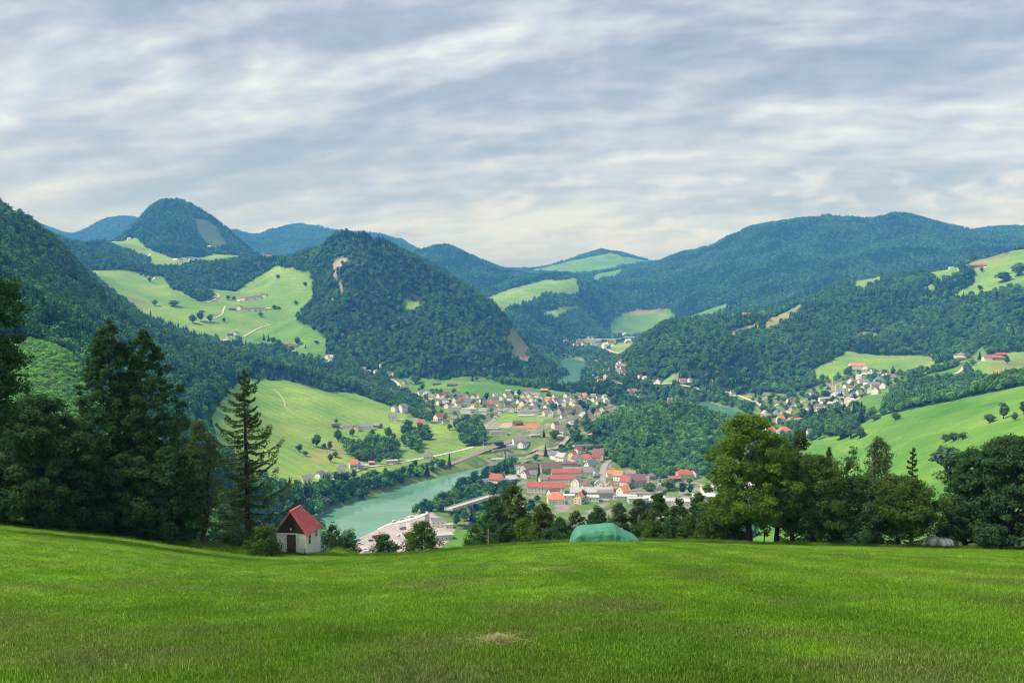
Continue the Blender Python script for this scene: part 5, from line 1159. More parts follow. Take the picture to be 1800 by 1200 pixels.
def house(loc, W_, D, H, roof, wall, rz, kind='gable', rh=None, wins=True, chim=True, name='house', over=.7, balcony=False):
    root = empty(name, loc, rz); rh = rh if rh is not None else D*(.46 if name == 'house' else .34); t = .28
    x, y = W_/2, D/2; b = MB()
    if kind in ('gable', 'arch'):
        v = [(-x,-y,-2.5),(x,-y,-2.5),(x,y,-2.5),(-x,y,-2.5),(-x,-y,H),(x,-y,H),(x,y,H),(-x,y,H),(-x,0,H+rh-.05),(x,0,H+rh-.05)]
        b.add(v, [(0,1,5,4),(2,3,7,6),(1,2,6,9,5),(3,0,4,8,7),(4,5,9,8),(7,8,9,6)])
    else: b.box(-x, x, -y, y, -2.5, H)
    b.obj('wall', wmat(wall), root)
    r = MB(); ox, oy = x+over*.8, y+over; dz = rh/y*over
    if kind == 'gable':
        for s in (-1, 1):
            v = [(-ox, s*oy, H-dz), (ox, s*oy, H-dz), (ox, 0, H+rh), (-ox, 0, H+rh)]; v2 = [(a, c, d+t) for a, c, d in v]
            r.add(v+v2, [(0,1,2,3),(7,6,5,4),(0,4,5,1),(1,5,6,2),(2,6,7,3),(3,7,4,0)])
    elif kind == 'hip':
        k = min(x*.6, y)
        v = [(-ox,-oy,H-dz*.4),(ox,-oy,H-dz*.4),(ox,oy,H-dz*.4),(-ox,oy,H-dz*.4),(-x+k,0,H+rh),(x-k,0,H+rh)]
        r.add(v, [(0,1,5,4),(1,2,5),(2,3,4,5),(3,0,4),(3,2,1,0)])
    elif kind == 'arch':
        n = 8; vv_ = []
        for i in range(n+1):
            a = math.pi*i/n; vv_ += [(-ox, -oy*math.cos(a), H+rh*math.sin(a)), (ox, -oy*math.cos(a), H+rh*math.sin(a))]
        r.add(vv_, [(2*i, 2*i+1, 2*i+3, 2*i+2) for i in range(n)]+[tuple(range(0, 2*n+2, 2)), tuple(range(1, 2*n+2, 2))])
    else:
        r.box(-ox*.99, ox*.99, -oy*.97, oy*.97, H+.02, H+.5)
    ro_ = r.obj('roof', rmat(roof), root)
    if chim and kind in ('gable', 'hip'):
        c = MB().box(x*.25, x*.25+.8, .3, 1.1, H+rh*.4, H+rh+1.0); c.obj('chimney', mat('chimney', (.35,.30,.27)), ro_)
    if wins:
        nst = max(1, int(H/2.8)); nx = max(2, int(W_/3.6))
        for st in range(nst):
            zz = 1.6+st*2.8
            if zz > H-.5: break
            for i in range(nx): window(root, -x+W_*(i+.5)/nx, -y, zz, 0)
            for sgn in (1, -1):
                for i in range(max(1, int(D/4.5))): window(root, sgn*x, -y+D*(i+.5)/max(1, int(D/4.5)), zz, rad(90)*sgn)
        if kind == 'gable' and rh > 2.4:
            window(root, x, 0, H+.9, rad(90), 1.4, 1.1); window(root, -x, 0, H+.9, rad(-90), 1.4, 1.1)
    if balcony:
        bb = MB().box(-x*.8, x*.8, -y-1.1, -y-.02, 2.7, 2.85).box(-x*.8, x*.8, -y-1.1, -y-1.02, 2.86, 3.7); bb.obj('balcony', WOODM, root)
    return root
# labels: look, then the place in its own row counted from the left
from collections import defaultdict
cnt = defaultdict(list)
for h_ in HOUSES: cnt[(h_['cl'], h_['r'], h_['w'], h_['noun'])].append(h_)
for key, hs in cnt.items():
    hs.sort(key=lambda q: (q['px'], q['py']))
    for i, q in enumerate(hs):
        base = f"{WALLC[q['w']][0]} {q['noun']} with {ROOFC[q['r']][0]} roof"; base2 = f"{ROOFC[q['r']][0].replace(' tiled', '').replace(' ', '-')}-roofed {WALLC[q['w']][0]} {q['noun']}"
        if len(hs) == 1: q['label'] = f"{base} {q['cl']}"
        else: q['label'] = f"{base} {q['cl']}, {ORD[i]} from left"
        if len(q['label'].split()) > 16: q['label'] = q['label'].replace(base, base2)
CATS = {'house': 'house', 'barn': 'barn', 'farmhouse': 'house', 'garage': 'garage', 'shed': 'shed'}
for i, h_ in enumerate(HOUSES):
    X, Y, Z = h_['pos']
    f = 1.0
    big = h_['wins'] and Y < 1600
    nmo = h_['noun'].replace(' ', '_')
    root = house((X, Y, Z+.4), h_['W']*f, h_['D']*f, h_['H']*f, h_['r'], h_['w'], rad(h_['rot']), h_['kind'], wins=big, chim=h_['noun'] in ('house', 'farmhouse', 'villa') and Y < 2600, name=nmo,
                 balcony=(i % 4 == 1 and big and h_['kind'] == 'gable' and h_['H'] > 4.8 and h_['noun'] == 'house'), rh=None if h_['noun'] != 'mansard house' else 6.5)
    tag(root, h_['label'], CATS.get(h_['noun'], 'building'), 'buildings '+h_['cl'])

# ---- school, church, chimney, castle, bridges, river works
def place(px, py, ya, yb): X, Y, Z = hit(px, py, ya, yb); return X, Y, Z
X, Y, Z = place(826, 727, 1250, 1700)
r = empty('school', (X, Y, Z), rad(-8)); tag(r, 'large white flat roofed school with a dark grid of windows', 'school')
MB().box(-16, 12, -7, 7, -3, 9).box(12, 30, -4, 9, -3, 7).obj('wall', wmat('w'), r); MB().box(-16.3, 12.3, -7.3, 7.3, 9.02, 9.5).box(12.35, 30.3, -4.3, 9.3, 7.02, 7.5).obj('roof', rmat('l'), r)
for i in range(4):
    for j in range(3): window(r, 3.4+i*2.4, -7, 1.6+j*2.8, 0, 1.9, 1.9)
for i in range(6): window(r, 14+i*2.8, -4, 3.6, 0, 1.6, 1.8)
X, Y, Z = place(1158, 867, 850, 1150)
r = empty('church', (X, Y, Z), rad(75)); tag(r, 'small white church with a thin pointed spire by the wooded knob', 'church')
MB().box(-9, 6, -4, 4, -3, 6).obj('nave', wmat('w'), r)
rf_ = MB(); rf_.add([(-9.4,-4.6,5.8),(6.4,-4.6,5.8),(6.4,0,9.6),(-9.4,0,9.6),(-9.4,4.6,5.8),(6.4,4.6,5.8)], [(0,1,2,3),(3,2,5,4),(0,3,4),(1,5,2)]); rf_.obj('roof', rmat('g'), r)
tw = MB().box(6.5, 10, -1.8, 1.8, -3, 11).obj('tower', wmat('w'), r); MB().cyl(8.25, 0, 11.02, 19, 2.1, .05, 8).obj('spire', rmat('u'), tw)
for i in range(3): window(r, -6.5+i*4, -4, 3.2, 0, 1.0, 2.6)
X, Y, Z = place(1463, 693, 1300, 2000)
r = mesh_obj('chimney_stack', *(lambda b: (b.v, b.f))(MB().cyl(0, 0, -2, 33, 1.4, .9, 12)), mat('pale brick', (.55,.52,.47))); r.location = (X, Y, Z); tag(r, 'tall slim pale factory chimney in the right village', 'chimney')
X, Y, Z = place(1471, 692, 1300, 2000)
r = empty('silo_tower', (X, Y, Z), 0); tag(r, 'square pale tower beside the factory chimney in the right village', 'tower'); MB().box(-2.8, 2.8, -2.8, 2.8, -2, 17).obj('wall', wmat('p'), r); MB().box(-3.1, 3.1, -3.1, 3.1, 17.02, 18).obj('roof', rmat('l'), r)
# castle ruin on the knob
STONE = mat('ruin stone', (.40, .37, .31), .95, .25, .4, .4)
def ruin(px, py, parts, label, rz=0):
    X, Y, Z = hit(px, py, 1000, 1700); r = empty('castle_ruin', (X, Y, Z), rz); tag(r, label, 'castle ruin', 'walls of the ruined castle on the knob')
    for k, (x0, x1, y0, y1, prof_) in enumerate(parts):
        b = MB(); n = len(prof_); xs = np.linspace(x0, x1, n)
        v = [(x, y0, -5) for x in xs]+[(x, y0, h) for x, h in zip(xs, prof_)]+[(x, y1, -5) for x in xs]+[(x, y1, h) for x, h in zip(xs, prof_)]
        f = [(i, i+1, n+i+1, n+i) for i in range(n-1)]+[(3*n+i, 3*n+i+1, 2*n+i+1, 2*n+i) for i in range(n-1)]+[(n+i, n+i+1, 3*n+i+1, 3*n+i) for i in range(n-1)]+[(0, n, 3*n, 2*n), (n-1, 2*n-1+2*n-n, 4*n-1, 3*n-1)]
        f[-1] = (n-1, 3*n-1, 4*n-1, 2*n-1)
        b.add(v, f); b.obj('curtain_wall' if k else 'keep', STONE, r)
ruin(1178, 706, [(-4,4,-4,4,[17,18,12,19,18]), (5,9,-2,0,[8,14,19,17]), (9.5,24,-2,0,[8,6,9,7,8,6])], 'highest stone tower stumps of the castle ruin on the knob')
ruin(1148, 712, [(-2.5,2.5,-2,2,[13,16,9]), (3,22,-1,0.5,[5,4,6,4,3])], 'pale stone stump of the castle ruin left of the highest one')
ruin(1100, 724, [(-9,-2,-6,5,[13,13,13]), (-1.5,14,-5,5,[8,10,9,11,6,7])], 'broad grey stone block at the left end of the castle ruin')
# railway overpass (white bridge) and the concrete viaduct
def beam(a, b, w_, h_, name, m, parent):
    a = np.array(a); b = np.array(b); d = unit((b-a)[None])[0]; s = np.array([-d[1], d[0], 0])*w_/2
    v = [a-s, a+s, b+s, b-s]; v = [tuple(q) for q in v]+[(q[0], q[1], q[2]-h_) for q in v]
    return mesh_obj(name, v, [(0,1,2,3),(7,6,5,4),(0,4,5,1),(1,5,6,2),(2,6,7,3),(3,7,4,0)], m, parent)
CONC = mat('concrete', (.46,.45,.42), .9, .12, .3); CONC2 = mat('grey concrete', (.33,.34,.34), .9, .12, .3)
def bridge(px0, py0, px1, py1, Y0_, Y1_, w_, h_, piers, label, rail=True):
    u0, s0 = ray(px0, py0); u1, s1 = ray(px1, py1); a = (u0*Y0_, Y0_, s0*Y0_); b = (u1*Y1_, Y1_, s1*Y1_)
    r = empty('bridge', a); tag(r, label, 'bridge'); bl = tuple(b[i]-a[i] for i in range(3))
    beam((0,0,0), bl, w_, h_, 'deck', CONC, r)
    d = unit(np.array([bl]))[0]; s = np.array([-d[1], d[0], 0])
    for sg in (-1, 1):
        o_ = s*sg*(w_/2-.15); beam((o_[0], o_[1], 1.0), (bl[0]+o_[0], bl[1]+o_[1], bl[2]+1.0), .25, .95, 'parapet', CONC, r)
    for t in piers:
        p = np.array(bl)*t; zg = float(ground_z(a[0]+p[0], a[1]+p[1]))-a[2]
        pb = MB(); ww = w_*.32
        v = [(p[0]+s[0]*k*ww+d[0]*j*1.4, p[1]+s[1]*k*ww+d[1]*j*1.4, z) for z in (zg-2, p[2]-h_-.02) for k, j in ((-1,-1),(1,-1),(1,1),(-1,1))]
        pb.add(v, [(0,1,5,4),(1,2,6,5),(2,3,7,6),(3,0,4,7),(4,5,6,7)]); pb.obj('pier', CONC2, r)
bridge(788, 894, 872, 868, 800, 905, 9, 1.6, [.42, .85], 'concrete viaduct striding across the wooded gap below the red roofed house')
bridge(1008, 783, 1068, 781, 1190, 1215, 7, 1.5, [.25, .7], 'long low white bridge under the wooded knob')
bridge(866, 792, 908, 786, 1130, 1165, 4, .6, [.5], 'narrow pale green footbridge beside the railway')
# masts of the railway
POLE = mat('mast metal', (.62,.64,.64), .5, .05, 1)
def mast(px, py, hpx, ya, yb, label, rad_=.28, group='white masts along the railway', Hm=None):
    X, Y, Z = hit(px, py, ya, yb); H = Hm or hpx/FPX*Y
    r = empty('railway_mast', (X, Y, Z)); tag(r, label, 'mast', group); MB().cyl(0, 0, -1, H, rad_, rad_*.7, 8).obj('pole', POLE, r); MB().box(-.15, 2.6, -.1, .1, H-1.4, H-1.15).obj('bracket', POLE, r)
for i, (px, py) in enumerate([(1028,684),(1046,686),(1060,688),(1073,690),(1082,692),(1096,695)]):
    mast(px, py, 9, 1600, 2300, f'white railway mast at the far green terrace, {ORD[i]} from left', .35)
mast(850, 793, 18, 950, 1500, 'white railway mast left of the navy blue shed'); mast(819, 808, 12, 950, 1400, 'white railway mast by the road above the river bank')
mast(918, 768, 12, 1000, 1600, 'railway mast beside the red sports court'); mast(946, 757, 10, 1000, 1600, 'railway mast left of the narrow fir'); mast(953, 752, 10, 1000, 1600, 'railway mast between the court and the narrow fir')
mast(597, 873, 12, 850, 1200, 'lower mast on the overgrown railway line above the river'); mast(625, 858, 12, 850, 1200, 'upper mast on the overgrown railway line above the river')
mast(1577, 782, 17, 500, 1200, 'thin pale pole on the bright right field', .12, None); mast(1463+22, 733, 9, 1000, 1700, 'thin pole on the small field in the right village', .12, None)
# river works: silo, blue roofed office, terrace building
X, Y, Z = place(751, 925, 700, 900)
r = empty('silo', (X, Y, Z)); tag(r, 'grey silo tower with a rounded top at the river works', 'silo'); MB().box(-2, 2, -2, 2, -1, 12.5).obj('shaft', mat('silo grey', (.34,.35,.35)), r); MB().cyl(0, 0, 12.52, 14.6, 2.2, .9, 14).obj('cap', mat('silo white', (.6,.6,.58)), r); MB().box(-3.4, -2.02, -1, 1, -1, 8).obj('ladder_cage', mat('silo white', (.6,.6,.58)), r)
X, Y, Z = place(770, 925, 700, 900)
r = house((X, Y, Z), 13, 9, 7.5, 'u', 'w', rad(8), 'hip', rh=1.2, chim=False, name='office_building'); tag(r, 'white office with shallow blue grey roof at the river works', 'building')
X, Y, Z = place(789, 927, 700, 900)
r = house((X, Y, Z), 7, 6, 3.4, 'l', 'w', rad(8), 'flat', name='annexe'); tag(r, 'low white annexe right of the blue roofed office', 'building')
X, Y, Z = place(780, 947, 690, 900)
r = house((X, Y, Z), 15, 9, 4.5, 'l', 'p', rad(14), 'flat', name='workshop'); tag(r, 'low pale building below the blue roofed office', 'building')
CARW = [('white', (.75,.75,.74)), ('silver', (.5,.51,.52)), ('dark', (.04,.045,.05)), ('red', (.4,.04,.03))]
def car(px, py, ya, yb, c, rz, label, L=4.4, group='vehicles at the river works'):
    X, Y, Z = hit(px, py, ya, yb); r = empty('parked_car', (X, Y, Z+.35), rz); tag(r, label, 'car', group)
    b = MB(); x, y = L/2, .9; van = L > 5; zt = 2.1 if van else 1.4
    pr = [(-x,.35),(x,.35),(x,.85),(x*.62,.95),(x*.35,zt),(-x*.7,zt),(-x*.98,.95)]; n = len(pr)
    b.add([(a, -y, z) for a, z in pr]+[(a, y, z) for a, z in pr], [tuple(range(n)), tuple(range(2*n-1, n-1, -1))]+[(i, n+i, n+(i+1) % n, (i+1) % n) for i in range(n)])
    b.obj('body', mat('car '+CARW[c][0], CARW[c][1], .3, .02, 1, spec=.5), r)
    MB().box(-x*.6, x*.3, -y-.02, y+.02, 1.0, zt-.12).obj('side_windows', GLASS, r)
    for sx in (-.62, .62):
        for sy in (-1, 1):
            w_ = MB(); th = [2*math.pi*i/10 for i in range(10)]
            w_.add([(x*sx+.33*math.cos(t), sy*y-.1, .33+.33*math.sin(t)) for t in th]+[(x*sx+.33*math.cos(t), sy*y+.1, .33+.33*math.sin(t)) for t in th], [tuple(range(9, -1, -1)), tuple(range(10, 20))]+[(i, (i+1) % 10, 10+(i+1) % 10, 10+i) for i in range(10)])
            w_.obj('wheel', mat('tyre', (.02,.02,.02)), r)
for i, a in enumerate([(694,918,5.6,0),(723,910,5.6,0),(676,922,4.6,0),(706,914,4.4,1),(736,905,4.4,1)]):
    car(a[0], a[1], 690, 950, a[3], rad(28), f'{CARW[a[3]][0]} vehicle parked on the river side of the gravel road, {ORD[[2,4,0,3,1][i]] if 0 else ORD[{676:0,694:1,706:2,723:3,736:4}[a[0]]]} from left', a[2])
for i, a in enumerate([(632,957,0),(652,951,2),(640,966,0),(664,958,1),(700,942,0),(716,938,3),(712,950,0),(727,944,1)]):
    car(a[0], a[1], 690, 900, a[2], rad(20+i*13), ['long white van standing sideways on the left end of the gravel yard','dark car on the left end of the gravel yard','small white car nearest the picture on the left gravel yard','silver van between the left vans and the round dark bush','white car in the middle of the gravel yard, below the road','red car between the two bushes on the gravel yard','white van between the two bushes on the gravel yard','silver car right beside the taller bush on the gravel yard'][i], 4.4 if i % 3 else 6.2)
for i, (px, py, c_, rz_, lb) in enumerate([(645,972,'white',10,'white container on the gravel yard, nearest the dark glossy bush'),(660,945,'rust red',28,'rust red container on the gravel yard below the gravel road'),(700,962,'white',-20,'long white container between the two round bushes on the yard'),
    (708,930,'grey',28,'grey container beside the gravel road above the bushes'),(730,932,'white',24,'white container beside the gravel road, right of the grey one'),(620,968,'white',30,'white container at the far left end of the gravel yard')]):
    X, Y, Z = hit(px, py, 690, 950); r = empty('container', (X, Y, Z+.25), rad(rz_)); tag(r, lb, 'container', 'containers on the gravel yard')
    cm_ = mat('container '+c_, {'white': (.7,.7,.68), 'rust red': (.32,.10,.06), 'grey': (.3,.32,.33)}[c_], .6, .12, 1)
    b_ = MB().box(-3, 3, -1.2, 1.2, 0, 2.5)
    for k in range(11): b_.box(-2.85+k*.56, -2.65+k*.56, -1.26, -1.203, .1, 2.4)
    b_.obj('body', cm_, r); MB().box(3.003, 3.05, -1.1, -.03, .1, 2.4).box(3.003, 3.05, .03, 1.1, .1, 2.4).obj('door', cm_, r)
SPOILS = mat('gravel heap', (.46,.44,.41), .95, .15, .4, .5)
for i, (px, py, R_, m_) in enumerate([(622,960,6,0),(648,962,5,1),(680,950,7,0),(722,925,8,2),(745,935,6,0)]):
    X, Y, Z = hit(px, py, 690, 900); rs_ = np.random.default_rng(i); v = [(0, 0, R_*.5)]; n = 14
    for k in range(1, 5):
        for j in range(n): a = 6.283*j/n; q = R_*k/4*rs_.uniform(.85, 1.15); v.append((q*math.cos(a), q*math.sin(a), R_*.5*(1-k/4)**1.2+rs_.normal()*.15-(.6 if k == 4 else 0)))
    f = [(0, 1+j, 1+(j+1) % n) for j in range(n)]+[(1+(k-1)*n+j, 1+k*n+j, 1+k*n+(j+1) % n, 1+(k-1)*n+(j+1) % n) for k in range(1, 4) for j in range(n)]
    o = mesh_obj('gravel_heap', v, f, SPOILS); o.location = (X, Y, Z); tag(o, ['low grey gravel heap nearest the picture left at the river works','small gravel heap behind the dark round bush','grey gravel heap between the bushes and the gravel road','widest gravel heap in front of the gravel road','gravel heap next to the silo'][i], 'gravel heap', 'gravel heaps at the river works')
# ============================================================= THINGS ON THE MEADOW RIM
# ---- chapel
PXC, YC = 507, 77.0; XC = (PXC-900)/FPX*YC
CW, CD, CH = 2.85, 3.3, 2.02
zc = float(ray(514, 974)[1]*YC)
ch = empty('chapel', (XC, YC, zc), rad(-10)); tag(ch, 'small white chapel with steep red metal roof and dark boarded gable on the meadow edge', 'chapel')
WHW = mat('lime wash', (.66,.66,.61), .95, .12, 1.2, .15)
b = MB(); x = CW/2
b.add([(-x,0,-.8),(x,0,-.8),(x,CD,-.8),(-x,CD,-.8),(-x,0,CH),(x,0,CH),(x,CD,CH),(-x,CD,CH)], [(0,1,5,4),(1,2,6,5),(2,3,7,6),(3,0,4,7),(4,5,6,7)])
b.obj('wall', WHW, ch)
RH = 1.95
BRD = bpy.data.materials.new('gable boards'); BRD.use_nodes = True; N, M_, VM, MIX, RAMP = nodes(BRD.node_tree)
tc = N('ShaderNodeTexCoord').outputs['Object']; wv = N('ShaderNodeTexWave', i_Vector=tc, i_Scale=1.6, i_Distortion=.3, i_Detail=2.0).outputs['Fac'] if False else N('ShaderNodeTexWave', i_Vector=tc, i_Scale=1.6).outputs[1]
c = RAMP(wv, (.0, (.012,.008,.006)), (.15, (.034,.021,.015)), (1, (.046,.029,.020)))
bs = N('ShaderNodeBsdfPrincipled', i_Roughness=.85); BRD.node_tree.links.new(c, bs.inputs['Base Color']); N('ShaderNodeOutputMaterial', i_Surface=bs.outputs[0])
for yy_, nm in ((-.04, 'gable'),):
    g = MB(); g.add([(-x-.02,yy_,CH-.03),(x+.02,yy_,CH-.03),(0,yy_,CH+RH-.03),(-x-.02,yy_+.1,CH-.03),(x+.02,yy_+.1,CH-.03),(0,yy_+.1,CH+RH-.03)], [(0,1,2),(5,4,3),(0,3,4,1),(1,4,5,2),(2,5,3,0)]); g.obj(nm, BRD, ch)
RED = bpy.data.materials.new('red sheet roof'); RED.use_nodes = True; N, M_, VM, MIX, RAMP = nodes(RED.node_tree)
tc = N('ShaderNodeTexCoord').outputs['Object']; nn2 = N('ShaderNodeTexNoise', i_Vector=VM('MULTIPLY', tc, (1.5, 1.5, .5)), i_Scale=1.6, i_Detail=6.0).outputs[0]
c = RAMP(nn2, (.3, (.52,.080,.080)), (.7, (.70,.140,.130)))
bs = N('ShaderNodeBsdfPrincipled', i_Roughness=.5); RED.node_tree.links.new(c, bs.inputs['Base Color']); N('ShaderNodeOutputMaterial', i_Surface=bs.outputs[0])
rb = MB(); ov, oe, tk = .25, .17, .06
sl = RH/x; yr = CD+ov; yh = CD*.60; ze = CH-oe*sl; zr = CH+RH; xe = x+oe
for dz_ in (0, tk):
    v = [(-xe,-ov,ze+dz_),(xe,-ov,ze+dz_),(xe,yr,ze+dz_),(-xe,yr,ze+dz_),(0,-ov,zr+dz_),(0,yh,zr+dz_)]
    fcs = [(1,2,5,4),(3,0,4,5),(2,3,5)]
    rb.add(v, fcs if dz_ else [q[::-1] for q in fcs])
rb.add([(-xe,-ov,ze),(0,-ov,zr),(xe,-ov,ze),(-xe,-ov,ze+tk),(0,-ov,zr+tk),(xe,-ov,ze+tk)], [(0,1,4,3),(1,2,5,4)])
rb.add([(xe,-ov,ze),(xe,yr,ze),(-xe,yr,ze),(-xe,-ov,ze),(xe,-ov,ze+tk),(xe,yr,ze+tk),(-xe,yr,ze+tk),(-xe,-ov,ze+tk)], [(0,1,5,4),(1,2,6,5),(2,3,7,6)])
for s in (-1, 1):
    k = 12
    for i in range(k+1):
        yy_ = -ov+.03+i*(yr+ov-.06)/k; e = .02; t_ = 1.0 if yy_ < yh else (yr-yy_)/(yr-yh)
        a = np.array([s*xe, yy_, ze+tk]); c_ = np.array([s*xe*(1-t_)+s*.01, yy_, ze+tk+(zr-ze)*t_])
        q = [a+(0,-e,0), a+(0,e,0), c_+(0,e,0), c_+(0,-e,0)]; q2 = [p+(0,0,.045) for p in q]
        rb.add([tuple(p) for p in q+q2], [(4,5,6,7),(0,1,5,4),(1,2,6,5),(2,3,7,6),(3,0,4,7)])
rfo = rb.obj('roof', RED, ch)
MB().box(-.09, .09, -ov-.02, yh+.05, CH+RH+.03, CH+RH+.13).obj('ridge_cap', RED, rfo)
DKW = mat('door boards', (.085,.055,.030), .8, .3, 4, .3); TRIM = mat('white trim', (.66,.66,.60), .9, .06, 2); DARKM = mat('dark fittings', (.02,.02,.02), .6)
dr = MB(); dx0 = -.42
for i in range(5): dr.box(dx0+i*.168, dx0+.16+i*.168, -.075, -.02, .06, 1.84)
dro = dr.obj('door', DKW, ch)
for zz in (.45, 1.45): MB().box(dx0-.14, dx0+.55, -.095, -.077, zz, zz+.05).obj('hinge', DARKM, dro)
MB().box(.32, .36, -.12, -.077, .95, 1.08).obj('handle', DARKM, dro)
MB().box(dx0-.13, dx0-.02, -.05, .02, 0, 1.97).box(.44, .55, -.05, .02, 0, 1.97).box(dx0-.13, .55, -.05, .02, 1.975, 2.01).obj('door_frame', TRIM, ch)
MB().box(-.6, .62, -.42, -.1, -.25, .03).obj('door_step', mat('stone step', (.25,.24,.21), .95, .2, 3), ch)
MB().box(-x-.02, -x+.10, -.03, .1, -.3, CH-.05).box(x-.10, x+.02, -.03, .1, -.3, CH-.05).obj('corner_strip', TRIM, ch)
MB().box(-x+.12, x-.12, -.025, .05, -.12, .1).obj('plinth', TRIM, ch)
for yy_, hh_ in ((.75, .78), (2.25, .58)):
    zc_ = 1.25 if yy_ < 2 else 1.42
    fr = MB().box(x-.03, x+.035, yy_-.30, yy_+.30, zc_-hh_/2-.07, zc_+hh_/2+.07).obj('window', TRIM, ch)
    MB().box(x+.036, x+.05, yy_-.22, yy_+.22, zc_-hh_/2, zc_+hh_/2).obj('pane', GLASS, fr)
    MB().box(x+.051, x+.065, yy_-.02, yy_+.02, zc_-hh_/2, zc_+hh_/2).box(x+.051, x+.065, yy_-.22, yy_+.22, zc_+.05, zc_+.08).obj('glazing_bar', TRIM, fr)
cr_ = MB().box(-.035, .035, -.09, -.05, CH+.42, CH+.98).box(-.17, .17, -.09, -.051, CH+.74, CH+.81); cr_.obj('carved_cross', DARKM, ch)
MB().cyl(0, -.12, CH+.28, CH+.42, .05, .07, 10).obj('lamp', mat('lamp white', (.8,.8,.78)), ch)
MB().cyl(x-.1, -.14, -.3, .62, .025, .02, 6).obj('iron_rod', DARKM, ch)
# ---- green tarpaulin over a stack
YT = 76.0; uL = (1001-900)/FPX; uR = (1131-900)/FPX; XL, XR = uL*YT, uR*YT; Lt = XR-XL
prof_px = [(1001,958),(1004,948),(1009,938),(1016,928),(1022,925.5),(1033,924.5),(1050,924),(1060,922.5),(1072,921),(1082,922),(1088,926),(1096,931),(1106,936),(1117,941),(1124,946),(1128,951),(1131,958)]
n_l, n_s = 66, 34
tx = np.linspace(0, 1, n_l); pxs = 1001+tx*130
top_py = np.interp(pxs, [p[0] for p in prof_px], [p[1] for p in prof_px])
k_ = np.array([.25, .5, .25]); 
for _ in range(2): top_py[1:-1] = np.convolve(top_py, k_, 'valid')
base_z = float(ground_z((XL+XR)/2, YT))-.12
hts = np.array([ray(p, q)[1] for p, q in zip(pxs, top_py)])*YT-base_z; hts = np.maximum(hts, .02)
V = []
for i in range(n_l):
    wdt_ = 1.35*min(1, (hts[i]/.9)**.5)
    for j in range(n_s):
        a = math.pi*j/(n_s-1); ca, sa = math.cos(a), math.sin(a)
        yl = -wdt_*np.sign(ca)*abs(ca)**.55; zl = hts[i]*abs(sa)**.42
        fold = .13*(abs(math.sin(tx[i]*24+1.7*math.sin(tx[i]*9)))**.6-.5)*max(0, 1-zl/max(hts[i], .1))**.8+.05*float(perlin(np.array([tx[i]*9]), np.array([zl*1.8+j*.1]), 4)[0])
        yl += fold*np.sign(yl)*1.3; zl += .03*float(perlin(np.array([tx[i]*12]), np.array([j*.4]), 9)[0])*min(1, zl)
        V.append(((tx[i]-.5)*Lt, yl, max(zl, -.1)))
TARP = bpy.data.materials.new('green tarpaulin'); TARP.use_nodes = True; N, M_, VM, MIX, RAMP = nodes(TARP.node_tree)
tc = N('ShaderNodeTexCoord').outputs['Object']; nt = N('ShaderNodeTexNoise', i_Vector=tc, i_Scale=1.1, i_Detail=6.0).outputs[0]; nt2 = N('ShaderNodeTexNoise', i_Vector=tc, i_Scale=4.0, i_Detail=4.0, i_Distortion=1.2).outputs[0]
c = RAMP(nt, (.3, (.045,.20,.125)), (.7, (.075,.28,.185)))
bs = N('ShaderNodeBsdfPrincipled', i_Roughness=.5); bs.inputs['Specular IOR Level'].default_value = .35; TARP.node_tree.links.new(c, bs.inputs['Base Color'])
bn = N('ShaderNodeBump', i_Height=nt2, i_Strength=.6, i_Distance=.12); TARP.node_tree.links.new(bn.outputs[0], bs.inputs['Normal']); N('ShaderNodeOutputMaterial', i_Surface=bs.outputs[0])
ta = empty('covered_stack', ((XL+XR)/2, YT, base_z)); tag(ta, 'long stack covered with a green tarpaulin at the meadow edge', 'covered stack')
mesh_obj('tarpaulin', V, gridfaces(n_l, n_s), TARP, ta, True)
wdp = MB()
for i in range(6):
    for j in range(3): wdp.box(-Lt*.33+i*.62, -Lt*.33+.58+i*.62, -.75, .75, .03+j*.30, .31+j*.30)
wdp.obj('stacked_wood', mat('stacked wood', (.25,.17,.10)), ta)
# ---- wooden post
zp = float(ground_z((858-900)/FPX*79, 79)); Hp = ray(858, 930)[1]*79-zp
po = mesh_obj('wooden_post', *(lambda b: (b.v, b.f))(MB().cyl(0, 0, -.4, Hp, .075, .065, 10)), mat('weathered wood', (.22,.20,.17), .9, .3, 5, .4)); po.location = ((858-900)/FPX*79, 79, zp); tag(po, 'weathered wooden post standing in front of the tree belt', 'post')
